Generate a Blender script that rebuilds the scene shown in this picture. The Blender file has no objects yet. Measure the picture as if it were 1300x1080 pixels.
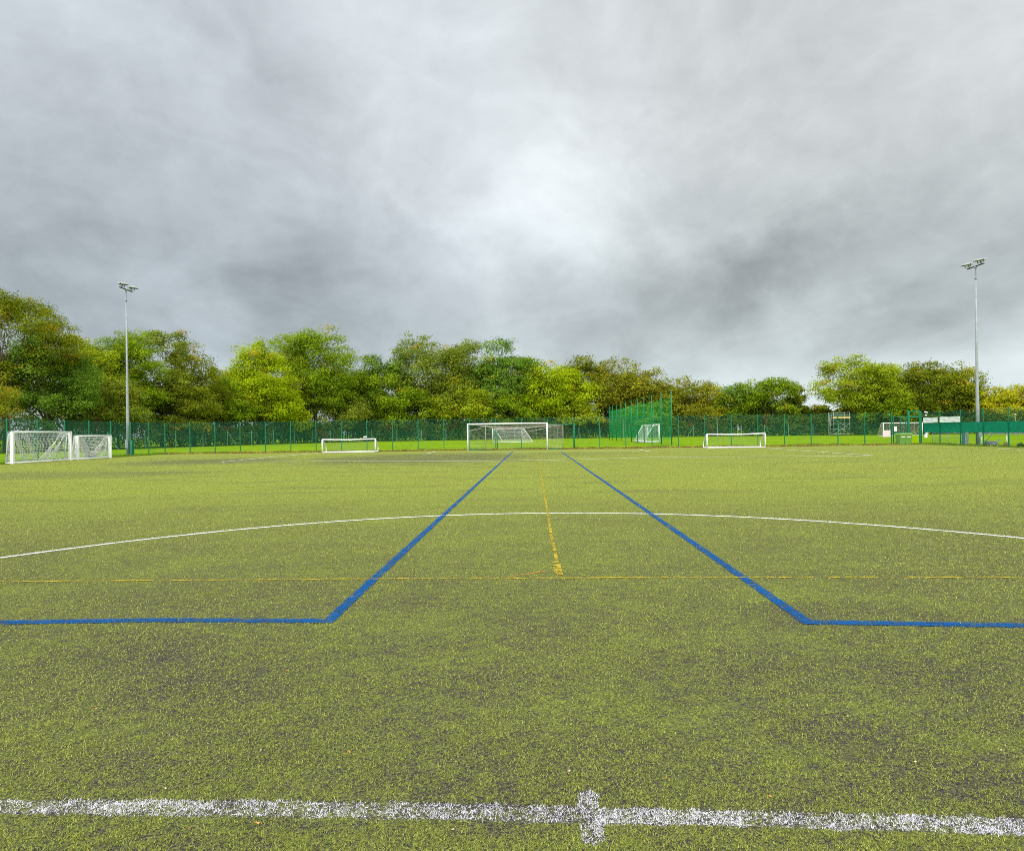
import bpy, math, random
import numpy as np
from mathutils import Vector, Matrix

# ------------------------------------------------------------------ camera, sky, sun, exposure
SC = bpy.context.scene
COL = SC.collection
EYE = 1.615          # camera height (m)
FPX = 738.0          # focal length in pixels of the 1300 px wide photograph
ROLL = math.radians(0.78)
HY = 549.0
cam = bpy.data.cameras.new('camera'); cam.sensor_width = 36.0
cam.lens = FPX / 1300 * 36.0
cam.shift_y = 9.0 / 1300
cam.clip_start = 0.1; cam.clip_end = 4000
camo = bpy.data.objects.new('camera', cam); COL.objects.link(camo); SC.camera = camo
right = Vector((math.cos(ROLL), 0, -math.sin(ROLL))); up = Vector((math.sin(ROLL), 0, math.cos(ROLL)))
camo.matrix_world = Matrix(((right.x, up.x, 0, 0), (0, 0, -1, 0), (right.z, up.z, 0, EYE), (0, 0, 0, 1)))

SC.view_settings.view_transform = 'Standard'; SC.view_settings.look = 'None'
SC.view_settings.gamma = 1.0; SC.view_settings.exposure = 0.8
SC.cycles.use_denoising = False; SC.cycles.filter_width = 1.0
SC.cycles.max_bounces = 6; SC.cycles.diffuse_bounces = 4; SC.cycles.glossy_bounces = 2
SC.cycles.transmission_bounces = 2; SC.cycles.transparent_max_bounces = 12
SC.cycles.caustics_reflective = False; SC.cycles.caustics_refractive = False
SC.render.film_transparent = False

SUN_EL, SUN_AZ = math.radians(52), math.radians(200)     # behind the camera, slightly to the left
sun = bpy.data.lights.new('sun', 'SUN'); sun.energy = 1.5; sun.angle = math.radians(14); sun.color = (1.0, 0.96, 0.88)
suno = bpy.data.objects.new('sun', sun); COL.objects.link(suno)
sdir = Vector((math.sin(SUN_AZ) * math.cos(SUN_EL), math.cos(SUN_AZ) * math.cos(SUN_EL), math.sin(SUN_EL)))
suno.rotation_euler = sdir.to_track_quat('Z', 'Y').to_euler()

def pix_dir(px, py):
    """direction in the world of a pixel of the photograph"""
    u, v = px - 650.0, HY - py
    d = Vector((right.x * u + up.x * v, FPX, right.z * u + up.z * v))
    return d.normalized()

W = bpy.data.worlds.new('World'); SC.world = W; W.use_nodes = True
wt = W.node_tree; wt.nodes.clear()
def wn(t, **k):
    n = wt.nodes.new(t)
    for a, b in k.items(): setattr(n, a, b)
    return n
def wl(a, b): wt.links.new(a, b)
def wmath(op, a, b=None, c=None, clamp=False):
    n = wn('ShaderNodeMath', operation=op); n.use_clamp = clamp
    for i, x in enumerate((a, b, c)):
        if x is None: continue
        if isinstance(x, (int, float)): n.inputs[i].default_value = x
        else: wl(x, n.inputs[i])
    return n.outputs[0]
def wnoise(vec, scale, detail=6, rough=0.55, dist=0.0, lac=2.0):
    n = wn('ShaderNodeTexNoise'); n.inputs['Scale'].default_value = scale; n.inputs['Detail'].default_value = detail
    n.inputs['Roughness'].default_value = rough; n.inputs['Distortion'].default_value = dist
    wl(vec, n.inputs['Vector']); return n.outputs['Fac']
tc = wn('ShaderNodeTexCoord'); D = tc.outputs['Generated']
sep = wn('ShaderNodeSeparateXYZ'); wl(D, sep.inputs[0])
zc = wmath('MAXIMUM', sep.outputs['Z'], 0.0)
den = wmath('ADD', zc, 0.13)
px_ = wmath('DIVIDE', sep.outputs['X'], den); py_ = wmath('DIVIDE', sep.outputs['Y'], den)
cmb = wn('ShaderNodeCombineXYZ'); wl(px_, cmb.inputs[0]); wl(py_, cmb.inputs[1])
mp = wn('ShaderNodeMapping'); wl(cmb.outputs[0], mp.inputs['Vector'])
mp.inputs['Rotation'].default_value = (0, 0, math.radians(28)); mp.inputs['Scale'].default_value = (1.0, 0.55, 1.0)
mp.inputs['Location'].default_value = (3.3, 1.7, 0.0)
n1 = wnoise(mp.outputs[0], 1.1, 8, 0.58, 0.5)
sq = wn('ShaderNodeMapping'); wl(D, sq.inputs['Vector']); sq.inputs['Scale'].default_value = (1.0, 1.0, 1.45); sq.inputs['Rotation'].default_value = (0.0, 0.35, 0.0)
n2 = wnoise(sq.outputs[0], 4.2, 9, 0.60, 0.5)
n3 = wnoise(sq.outputs[0], 15.0, 7, 0.62, 0.4)
# cloud banks: brightness (as photographed, 0-255) at directions spread over the sky, blended smoothly
banks = [(30, 20, 211), (160, 110, 200), (60, 190, 190), (280, 50, 204), (250, 120, 191), (330, 180, 190), (420, 110, 212), (520, 130, 222), (470, 190, 208), (620, 100, 223), (560, 20, 212), (720, 20, 210),
    (650, 170, 225), (695, 262, 240), (730, 240, 234), (740, 120, 216), (850, 110, 220), (820, 220, 208), (950, 60, 204), (940, 170, 203), (900, 205, 199), (1010, 210, 204), (1040, 110, 203), (1180, 130, 203), (1280, 20, 210), (1270, 220, 196), (1130, 240, 195),
    (900, 290, 192), (800, 330, 190), (720, 345, 200), (640, 350, 204), (560, 310, 204), (540, 350, 188), (440, 290, 194), (350, 240, 190), (250, 240, 177), (210, 300, 188), (100, 250, 184), (20, 250, 184), (20, 320, 162), (130, 335, 164),
    (70, 372, 192), (150, 400, 196), (240, 350, 168), (320, 380, 172), (240, 422, 198), (400, 400, 172), (400, 340, 178), (480, 410, 188), (560, 400, 194), (640, 410, 197), (760, 440, 178), (700, 400, 194), (780, 395, 192), (850, 350, 176), (880, 400, 158), (960, 370, 158),
    (1000, 340, 160), (1100, 335, 160), (1100, 375, 168), (1150, 290, 180), (1220, 345, 172), (1290, 330, 178), (1010, 425, 186), (930, 462, 206), (940, 415, 164), (1080, 415, 206), (1170, 420, 222), (1285, 400, 216), (1280, 470, 208), (860, 455, 192), (1010, 460, 214), (1090, 445, 216)]
wv = wn('ShaderNodeTexNoise'); wv.inputs['Scale'].default_value = 3.2; wv.inputs['Detail'].default_value = 7; wv.inputs['Roughness'].default_value = 0.58
wl(sq.outputs[0], wv.inputs['Vector'])
w1 = wn('ShaderNodeVectorMath', operation='SUBTRACT'); wl(wv.outputs['Color'], w1.inputs[0]); w1.inputs[1].default_value = (0.5, 0.5, 0.5)
w2 = wn('ShaderNodeVectorMath', operation='SCALE'); wl(w1.outputs[0], w2.inputs[0]); w2.inputs['Scale'].default_value = 0.30
w3 = wn('ShaderNodeVectorMath', operation='ADD'); wl(D, w3.inputs[0]); wl(w2.outputs[0], w3.inputs[1])
num, dnm = None, None
def lin(v): v = v / 255; return ((v + 0.055) / 1.055) ** 2.4
for (bx, by, bv) in banks:
    el = (HY - by) / 550.0; rad = 0.052 + 0.085 * el
    vd = wn('ShaderNodeVectorMath', operation='DISTANCE'); wl(w3.outputs[0], vd.inputs[0]); vd.inputs[1].default_value = pix_dir(bx, by)
    q = wmath('DIVIDE', vd.outputs['Value'], rad); q = wmath('MULTIPLY', q, q); q = wmath('EXPONENT', wmath('MULTIPLY', q, -1.0))
    v_ = (lin(bv) / 1.741 - 0.012) / 0.93
    num = wmath('MULTIPLY_ADD', q, v_, 0.0004 * 0.34 if num is None else num)
    dnm = wmath('ADD', q, 0.0004 if dnm is None else dnm)
c = wmath('MULTIPLY_ADD', wmath('SUBTRACT', wmath('DIVIDE', num, dnm), 0.32), 1.32, 0.338)
c = wmath('ADD', c, wmath('MULTIPLY', wmath('SUBTRACT', n1, 0.5), 0.07))
bil = wnoise(sq.outputs[0], 5.5, 5, 0.5, 0.7)
c = wmath('ADD', c, wmath('MULTIPLY', wmath('SUBTRACT', wmath('ABSOLUTE', wmath('SUBTRACT', bil, 0.5)), 0.09), -0.19))
c = wmath('ADD', c, wmath('MULTIPLY', wmath('SUBTRACT', n2, 0.5), 0.24))
c = wmath('ADD', c, wmath('MULTIPLY', wmath('SUBTRACT', n3, 0.5), 0.085))
low = wn('ShaderNodeMapRange', interpolation_type='SMOOTHSTEP'); wl(sep.outputs['Z'], low.inputs['Value']); low.inputs['From Min'].default_value = 0.20; low.inputs['From Max'].default_value = 0.08; low.inputs['To Min'].default_value = 0.0; low.inputs['To Max'].default_value = 0.055
c = wmath('ADD', c, low.outputs[0])
c = wmath('MAXIMUM', c, 0.10)
# sky boosted out of view, overhead and behind the camera, to light the ground
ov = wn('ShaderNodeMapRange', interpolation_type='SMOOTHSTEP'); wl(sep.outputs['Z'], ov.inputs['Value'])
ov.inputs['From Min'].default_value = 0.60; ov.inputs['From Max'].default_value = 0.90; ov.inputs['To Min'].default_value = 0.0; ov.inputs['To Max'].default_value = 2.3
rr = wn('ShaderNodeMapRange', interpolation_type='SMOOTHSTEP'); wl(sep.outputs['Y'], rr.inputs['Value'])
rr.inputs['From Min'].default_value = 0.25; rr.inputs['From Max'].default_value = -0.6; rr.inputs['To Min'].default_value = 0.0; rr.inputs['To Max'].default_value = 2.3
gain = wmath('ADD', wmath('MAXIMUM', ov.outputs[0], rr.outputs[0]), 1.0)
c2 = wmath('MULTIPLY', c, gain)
# cloud colour: neutral, bluer low down
tint = wn('ShaderNodeMapRange'); wl(sep.outputs['Z'], tint.inputs['Value'])
tint.inputs['From Min'].default_value = 0.0; tint.inputs['From Max'].default_value = 0.42
mixc = wn('ShaderNodeMix', data_type='RGBA'); wl(tint.outputs[0], mixc.inputs['Factor'])
mixc.inputs['A'].default_value = (0.89, 1.01, 1.05, 1); mixc.inputs['B'].default_value = (0.955, 1.005, 1.035, 1)
side_t = wn('ShaderNodeMapRange', interpolation_type='SMOOTHSTEP'); wl(sep.outputs['X'], side_t.inputs['Value']); side_t.inputs['From Min'].default_value = -0.5; side_t.inputs['From Max'].default_value = 0.45
mixs = wn('ShaderNodeMix', data_type='RGBA', blend_type='MULTIPLY'); mixs.inputs['Factor'].default_value = 1.0; wl(mixc.outputs['Result'], mixs.inputs['A'])
mixt = wn('ShaderNodeMix', data_type='RGBA'); wl(side_t.outputs[0], mixt.inputs['Factor']); mixt.inputs['A'].default_value = (0.975, 1.0, 1.035, 1); mixt.inputs['B'].default_value = (1.01, 1.01, 0.985, 1); wl(mixt.outputs['Result'], mixs.inputs['B'])
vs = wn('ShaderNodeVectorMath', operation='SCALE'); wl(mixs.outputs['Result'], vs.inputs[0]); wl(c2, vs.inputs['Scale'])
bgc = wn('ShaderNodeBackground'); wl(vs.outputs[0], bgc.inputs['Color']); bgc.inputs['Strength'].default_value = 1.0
sky = wn('ShaderNodeTexSky', sky_type='NISHITA'); sky.sun_disc = False; sky.sun_elevation = SUN_EL; sky.sun_rotation = SUN_AZ
bgs = wn('ShaderNodeBackground'); wl(sky.outputs[0], bgs.inputs['Color']); bgs.inputs['Strength'].default_value = 0.06
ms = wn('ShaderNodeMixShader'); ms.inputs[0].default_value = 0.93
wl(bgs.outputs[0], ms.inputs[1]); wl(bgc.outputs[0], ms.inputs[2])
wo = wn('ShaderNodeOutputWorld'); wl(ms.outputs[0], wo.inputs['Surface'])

# ------------------------------------------------------------------ helpers
rng = np.random.default_rng(7)
random.seed(7)

def G(px, py):
    """ground point under a pixel of the photograph (used to measure the pitch)"""
    d = pix_dir(px, py); t = -EYE / d.z
    return np.array((d.x * t, d.y * t))
def P(px, py, depth):
    d = pix_dir(px, py); t = depth / d.y
    return Vector((d.x * t, depth, EYE + d.z * t))
def XH(px, depth, pybase=None):
    """x of a pixel column at a depth (near the horizon row)"""
    return (px - 650.0) / FPX * depth + 0.0

def mat(name, rgb, rough=0.6, metal=0.0, noise=None, spec=0.3, bump=0.0):
    m = bpy.data.materials.new(name); m.use_nodes = True; nt = m.node_tree
    b = nt.nodes['Principled BSDF']; b.inputs['Roughness'].default_value = rough; b.inputs['Metallic'].default_value = metal
    b.inputs['Specular IOR Level'].default_value = spec
    n = nt.nodes.new('ShaderNodeTexNoise'); sc, amt = noise if noise else (6.0, 0.12)
    n.inputs['Scale'].default_value = sc; n.inputs['Detail'].default_value = 5
    t = nt.nodes.new('ShaderNodeTexCoord'); nt.links.new(t.outputs['Object'], n.inputs['Vector'])
    r = nt.nodes.new('ShaderNodeValToRGB'); nt.links.new(n.outputs['Fac'], r.inputs['Fac'])
    r.color_ramp.elements[0].position = 0.3; r.color_ramp.elements[1].position = 0.7
    r.color_ramp.elements[0].color = tuple(max(0, v * (1 - amt)) for v in rgb) + (1,)
    r.color_ramp.elements[1].color = tuple(min(1, v * (1 + amt)) for v in rgb) + (1,)
    nt.links.new(r.outputs['Color'], b.inputs['Base Color'])
    return m

def leafmat(name, attr='col', trans=0.35, rough=0.6):
    m = bpy.data.materials.new(name); m.use_nodes = True; nt = m.node_tree; nt.nodes.clear()
    a = nt.nodes.new('ShaderNodeAttribute'); a.attribute_name = attr
    d = nt.nodes.new('ShaderNodeBsdfDiffuse'); t = nt.nodes.new('ShaderNodeBsdfTranslucent')
    nt.links.new(a.outputs['Color'], d.inputs['Color']); nt.links.new(a.outputs['Color'], t.inputs['Color'])
    x = nt.nodes.new('ShaderNodeMixShader'); x.inputs[0].default_value = trans
    nt.links.new(d.outputs[0], x.inputs[1]); nt.links.new(t.outputs[0], x.inputs[2])
    o = nt.nodes.new('ShaderNodeOutputMaterial'); nt.links.new(x.outputs[0], o.inputs['Surface'])
    return m

M = dict(
    green=mat('green_coated_steel', (0.006, 0.17, 0.085), 0.45),
    greenmesh=mat('green_coated_wire', (0.003, 0.14, 0.075), 0.5),
    white=mat('white_painted_metal', (0.78, 0.78, 0.76), 0.45, noise=(2.0, 0.06)),
    whiteworn=mat('worn_white_plastic', (0.74, 0.73, 0.70), 0.55, noise=(3.0, 0.12)),
    net=mat('white_net_cord', (0.66, 0.66, 0.64), 0.8),
    nettan=mat('weathered_net_cord', (0.42, 0.38, 0.30), 0.85),
    cage=mat('green_net_cord', (0.0, 0.33, 0.05), 0.8),
    galv=mat('galvanised_steel', (0.29, 0.31, 0.32), 0.5, 0.1, noise=(3.0, 0.15)),
    lamp=mat('grey_lamp_housing', (0.36, 0.37, 0.36), 0.5),
    dark=mat('dark_fitting', (0.04, 0.045, 0.04), 0.5),
    glass=mat('lamp_glass', (0.05, 0.06, 0.045), 0.15, spec=0.5),
    bark=mat('bark', (0.10, 0.075, 0.05), 0.9, noise=(3.0, 0.4)),
    binm=mat('green_bin_plastic', (0.13, 0.28, 0.05), 0.45),
    binlid=mat('green_bin_lid', (0.22, 0.42, 0.12), 0.45),
    rubber=mat('black_rubber', (0.03, 0.03, 0.03), 0.8),
    red=mat('red_sticker', (0.6, 0.06, 0.05), 0.5),
    blue=mat('blue_sign_face', (0.05, 0.30, 0.75), 0.5),
    sign=mat('white_sign_face', (0.80, 0.80, 0.78), 0.5, noise=(14.0, 0.08)),
    pink=mat('faded_red_and_white_sign_face', (0.74, 0.55, 0.55), 0.6, noise=(9.0, 0.22)),
    banner=mat('white_banner_vinyl', (0.72, 0.76, 0.74), 0.55, noise=(2.2, 0.14)),
    screen=mat('green_windbreak_fabric', (0.0, 0.29, 0.165), 0.7, noise=(3.0, 0.18)),
    board=mat('yellow_scaffold_board', (0.62, 0.42, 0.16), 0.7, noise=(4, 0.2)),
    grey=mat('grey_painted_metal', (0.22, 0.23, 0.24), 0.5),
    teal=mat('pale_green_fence_post', (0.10, 0.27, 0.20), 0.6, noise=(2, .3)),
    barerail=mat('pale_concrete', (0.40, 0.41, 0.38), 0.8),
)

def put(name, me, m, parent=None, loc=None, rot=None):
    o = bpy.data.objects.new(name, me); COL.objects.link(o)
    if m is not None and not me.materials: me.materials.append(m)
    if parent is not None: o.parent = parent
    if loc is not None: o.location = loc
    if rot is not None: o.rotation_euler = rot
    return o
def thing(name, label, cat, loc=(0, 0, 0), rz=0.0, group=None):
    o = bpy.data.objects.new(name, None); COL.objects.link(o); o.location = loc; o.rotation_euler = (0, 0, rz)
    o.empty_display_size = 0.2
    o['label'] = label; o['category'] = cat
    if group: o['group'] = group
    return o
def tag(o, label, cat, group=None, kind=None):
    if label: o['label'] = label
    if cat: o['category'] = cat
    if group: o['group'] = group
    if kind: o['kind'] = kind
    return o
def struct(o): o['kind'] = 'structure'; return o

class MB:
    def __init__(s): s.v = []; s.f = []; s.sm = False
    def add(s, vs, fs):
        k = len(s.v); s.v += [tuple(x) for x in vs]; s.f += [tuple(i + k for i in f) for f in fs]; return s
    def box(s, c, size, R=None, top=1.0, bev=0.0):
        hx, hy, hz = size[0] / 2, size[1] / 2, size[2] / 2; c = Vector(c); vs = []
        prof = [(-hz, 1.0), (hz, top)]
        for z, k in prof:
            for x, y in ((-hx, -hy), (hx, -hy), (hx, hy), (-hx, hy)):
                p = Vector((x * k, y * k, z)); p = R @ p if R is not None else p; vs.append(p + c)
        return s.add(vs, [(0, 3, 2, 1), (4, 5, 6, 7), (0, 1, 5, 4), (1, 2, 6, 5), (2, 3, 7, 6), (3, 0, 4, 7)])
    def tube(s, p0, p1, r0, r1=None, n=8, caps=True):
        p0, p1 = Vector(p0), Vector(p1); r1 = r0 if r1 is None else r1
        d = (p1 - p0).normalized(); a = d.orthogonal().normalized(); b = d.cross(a); vs = []
        for p, r in ((p0, r0), (p1, r1)):
            for i in range(n):
                t = 2 * math.pi * i / n; vs.append(p + a * math.cos(t) * r + b * math.sin(t) * r)
        fs = [(i, (i + 1) % n, n + (i + 1) % n, n + i) for i in range(n)]
        if caps: fs += [tuple(range(n - 1, -1, -1)), tuple(range(n, 2 * n))]
        return s.add(vs, fs)
    def path(s, pts, r, n=8):
        """a bent tube through the points, one continuous surface"""
        pts = [Vector(p) for p in pts]; rs = r if isinstance(r, (list, tuple)) else [r] * len(pts); vs = []; fs = []
        a = (pts[1] - pts[0]).orthogonal().normalized()
        for k, p in enumerate(pts):
            d = ((pts[min(k + 1, len(pts) - 1)] - pts[max(k - 1, 0)])).normalized()
            a = (a - d * a.dot(d)).normalized(); b = d.cross(a)
            for i in range(n):
                t = 2 * math.pi * i / n; vs.append(p + (a * math.cos(t) + b * math.sin(t)) * rs[k])
        for k in range(len(pts) - 1):
            for i in range(n): fs.append((k * n + i, k * n + (i + 1) % n, (k + 1) * n + (i + 1) % n, (k + 1) * n + i))
        fs += [tuple(range(n - 1, -1, -1)), tuple(range((len(pts) - 1) * n, len(pts) * n))]
        return s.add(vs, fs)
    def mesh(s, name, smooth=False):
        me = bpy.data.meshes.new(name); me.from_pydata(s.v, [], s.f); me.update()
        if smooth: me.polygons.foreach_set('use_smooth', [True] * len(me.polygons))
        return me
    def obj(s, name, m, parent=None, smooth=False, **k): return put(name, s.mesh(name, smooth), m, parent, **k)

def npmesh(name, V, F, color=None, k=None):
    """V (n,3), F (m,k) int -> mesh, quick; color per vertex (n,3)"""
    me = bpy.data.meshes.new(name); k = F.shape[1]
    me.vertices.add(len(V)); me.vertices.foreach_set('co', np.ascontiguousarray(V, np.float32).ravel())
    me.loops.add(F.size); me.loops.foreach_set('vertex_index', np.ascontiguousarray(F, np.int32).ravel())
    me.polygons.add(len(F)); me.polygons.foreach_set('loop_start', np.arange(0, F.size, k, dtype=np.int32))
    me.update(calc_edges=True)
    if color is not None:
        at = me.color_attributes.new('col', 'FLOAT_COLOR', 'POINT')
        c4 = np.ones((len(V), 4), np.float32); c4[:, :3] = color; at.data.foreach_set('color', c4.ravel())
    return me
def strands(A, B, r):
    """thin three-sided rods from A[i] to B[i]"""
    A = np.asarray(A, float); B = np.asarray(B, float); n = len(A); d = B - A; d /= np.linalg.norm(d, axis=1)[:, None] + 1e-9
    ref = np.where(np.abs(d[:, 2:3]) > 0.9, np.array([[1., 0, 0]]), np.array([[0, 0, 1.]]))
    a = np.cross(d, ref); a /= np.linalg.norm(a, axis=1)[:, None]; b = np.cross(d, a); V = np.zeros((n, 6, 3))
    for i in range(3):
        t = 2 * math.pi * i / 3 + 0.5; o = (a * math.cos(t) + b * math.sin(t)) * r
        V[:, i] = A + o; V[:, 3 + i] = B + o
    base = np.arange(n)[:, None] * 6
    F = np.concatenate([base + np.array([[i, (i + 1) % 3, 3 + (i + 1) % 3, 3 + i]]) for i in range(3)])
    return V.reshape(-1, 3), F
def strand_mesh(name, A, B, r): V, F = strands(A, B, r); return npmesh(name, V, F)
def net_lines(p00, p10, p11, p01, nu, nv, sag=(0, 0, 0), seg=10, wob=0.0):
    """strand segments of a net hung between four corners, sagging in the middle"""
    p00, p10, p11, p01 = [np.array(p, float) for p in (p00, p10, p11, p01)]; sag = np.array(sag, float)
    ph = rng.uniform(0, 6, 4)
    def S(u, v):
        u = np.asarray(u, float)[..., None]; v = np.asarray(v, float)[..., None]
        q = p00 * (1 - u) * (1 - v) + p10 * u * (1 - v) + p11 * u * v + p01 * (1 - u) * v
        e = np.sin(np.pi * u) * np.sin(np.pi * v)
        return q + sag * e + wob * e * np.concatenate([np.sin(9 * u + ph[0]) * np.cos(5 * v), np.sin(13 * v + ph[1] + 4 * u), 0.3 * np.sin(7 * u + ph[2])], -1)
    A = []; B = []
    tt = np.linspace(0, 1, seg + 1)
    for i in range(nu + 1):
        q = S(np.full(seg + 1, i / nu), tt); A.append(q[:-1]); B.append(q[1:])
    for j in range(nv + 1):
        q = S(tt, np.full(seg + 1, j / nv)); A.append(q[:-1]); B.append(q[1:])
    return np.concatenate(A), np.concatenate(B)

_T = rng.random((256, 256))
def vnoise(x, y):
    xi = np.floor(x).astype(int); yi = np.floor(y).astype(int); fx = x - xi; fy = y - yi
    fx = fx * fx * (3 - 2 * fx); fy = fy * fy * (3 - 2 * fy)
    a = _T[xi & 255, yi & 255]; b = _T[(xi + 1) & 255, yi & 255]; c = _T[xi & 255, (yi + 1) & 255]; d = _T[(xi + 1) & 255, (yi + 1) & 255]
    return (a * (1 - fx) + b * fx) * (1 - fy) + (c * (1 - fx) + d * fx) * fy
def fbm(x, y, sc, o=4, seed=0):
    s = 0; w = 0; a = 1.0
    for k in range(o):
        c, sn = math.cos(k * 1.1 + seed), math.sin(k * 1.1 + seed)
        s = s + a * vnoise((x * c - y * sn) * sc + 17.3 * k + seed * 31, (x * sn + y * c) * sc + 9.1 * k); w += a; a *= 0.55; sc *= 2.03
    return s / w

# ------------------------------------------------------------------ layout of the fenced pitch
CL = Vector((-33.8, 56.6, 0)); CR = Vector((38.3, 54.4, 0))           # far corners of the fence
LN = Vector((-34.1, 26.6, 0)); RN = Vector((37.2, 24.4, 0))           # near ends that are modelled

def nodes(m):
    m.use_nodes = True; nt = m.node_tree; nt.nodes.clear()
    def N(t, **k):
        n = nt.nodes.new(t)
        for a, b in k.items(): setattr(n, a, b)
        return n
    def L(a, b): nt.links.new(a, b)
    def mth(op, a, b=None, c=None, clamp=False):
        n = N('ShaderNodeMath', operation=op); n.use_clamp = clamp
        for i, x in enumerate((a, b, c)):
            if x is None: continue
            if isinstance(x, (int, float)): n.inputs[i].default_value = x
            else: L(x, n.inputs[i])
        return n.outputs[0]
    def noise(vec, scale, detail=4, rough=0.6, dist=0.0, col=False):
        n = N('ShaderNodeTexNoise'); n.inputs['Scale'].default_value = scale; n.inputs['Detail'].default_value = detail
        n.inputs['Roughness'].default_value = rough; n.inputs['Distortion'].default_value = dist
        L(vec, n.inputs['Vector']); return n.outputs['Color' if col else 'Fac']
    def mix(f, a, b):
        n = N('ShaderNodeMix', data_type='RGBA')
        for s, x in (('Factor', f), ('A', a), ('B', b)):
            if isinstance(x, tuple): n.inputs[s].default_value = x + (1,)
            elif isinstance(x, (int, float)): n.inputs[s].default_value = x
            else: L(x, n.inputs[s])
        return n.outputs['Result']
    def ramp(v, a, b):
        n = N('ShaderNodeMapRange'); n.clamp = True; L(v, n.inputs['Value']); n.inputs['From Min'].default_value = a; n.inputs['From Max'].default_value = b
        return n.outputs[0]
    return N, L, mth, noise, mix, ramp

# ------------------------------------------------------------------ ground sheets
INFILL = (0.105, 0.088, 0.092)
mt = bpy.data.materials.new('worn_artificial_turf'); N, L, mth, noise, mix, ramp = nodes(mt)
g = N('ShaderNodeNewGeometry'); pos = g.outputs['Position']
st = N('ShaderNodeMapping'); L(pos, st.inputs['Vector']); st.inputs['Scale'].default_value = (0.9, 1.5, 1.0); st.inputs['Rotation'].default_value = (0, 0, math.radians(-32))
fine = noise(st.outputs[0], 210, 3, 0.7); fine2 = noise(st.outputs[0], 55, 3, 0.65); mid = noise(st.outputs[0], 9, 5, 0.62)
big = noise(st.outputs[0], 1.1, 5, 0.6, 0.4); huge = noise(pos, 0.16, 4, 0.55, 0.5)
cov = mth('ADD', mth('MULTIPLY', fine, 1.15), mth('MULTIPLY', fine2, 0.75))
cov = mth('ADD', cov, mth('MULTIPLY', mid, 0.38)); cov = mth('ADD', cov, mth('MULTIPLY', big, 0.30)); cov = mth('ADD', cov, mth('MULTIPLY', huge, 0.25))
cov = ramp(cov, 1.36, 1.63)
tone = ramp(noise(st.outputs[0], 130, 2, 0.6), 0.3, 0.7)
gcol = mix(tone, (0.145, 0.175, 0.010), (0.315, 0.345, 0.032))
hue = ramp(mth('ADD', mth('MULTIPLY', big, 0.5), mth('MULTIPLY', huge, 0.5)), 0.38, 0.62)
gcol = mix(mth('MULTIPLY', hue, 0.45), gcol, (0.185, 0.245, 0.03))
icol = mix(ramp(fine2, 0.35, 0.65), (0.024, 0.018, 0.022), (0.060, 0.048, 0.054))
# scuffed darker patches in front of the far goal and at the left
def patch(cx, cy, rx, ry):
    m1 = N('ShaderNodeMapping'); m1.vector_type = 'POINT'; L(pos, m1.inputs['Vector'])
    m1.inputs['Location'].default_value = (-cx / rx, -cy / ry, 0); m1.inputs['Scale'].default_value = (1 / rx, 1 / ry, 0)
    ln = N('ShaderNodeVectorMath', operation='LENGTH'); L(m1.outputs[0], ln.inputs[0])
    return ramp(mth('ADD', ln.outputs['Value'], mth('MULTIPLY', mth('SUBTRACT', noise(pos, 0.7, 4), 0.5), 1.3)), 1.15, 0.55)
scuff = mth('MAXIMUM', patch(-6, 39, 8.5, 9), patch(-20, 38, 6, 5)); scuff = mth('MAXIMUM', scuff, mth('MULTIPLY', patch(-22, 26, 10, 3), 0.6)); scuff = mth('MAXIMUM', scuff, mth('MULTIPLY', patch(4, 42, 5, 4), 0.5))
cov = mth('MULTIPLY', cov, mth('SUBTRACT', 1.0, mth('MULTIPLY', scuff, 0.5)))
sy = N('ShaderNodeSeparateXYZ'); L(pos, sy.inputs[0]); away = ramp(sy.outputs['Y'], 4.0, 17.0)
cov = mth('ADD', cov, mth('MULTIPLY', mth('SUBTRACT', 1.0, cov), mth('MULTIPLY', away, 0.72)))
cov = mth('MULTIPLY', cov, mth('SUBTRACT', 1.0, mth('MULTIPLY', scuff, 0.5)))
sm = N('ShaderNodeMapping'); L(pos, sm.inputs['Vector']); sm.inputs['Scale'].default_value = (0.22, 0.75, 1.0)
stk = ramp(noise(sm.outputs[0], 1.0, 6, 0.62, 0.5), 0.50, 0.68)
cov = mth('MULTIPLY', cov, mth('SUBTRACT', 1.0, mth('MULTIPLY', mth('MULTIPLY', stk, ramp(sy.outputs['Y'], 5.0, 16.0)), 0.34)))
base = mix(cov, icol, gcol)
b = N('ShaderNodeBsdfPrincipled'); L(base, b.inputs['Base Color']); b.inputs['Roughness'].default_value = 0.85; b.inputs['Specular IOR Level'].default_value = 0.15
bp = N('ShaderNodeBump'); bp.inputs['Strength'].default_value = 0.6; bp.inputs['Distance'].default_value = 0.006; L(fine, bp.inputs['Height']); L(bp.outputs[0], b.inputs['Normal'])
o = N('ShaderNodeOutputMaterial'); L(b.outputs[0], o.inputs['Surface'])

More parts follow.
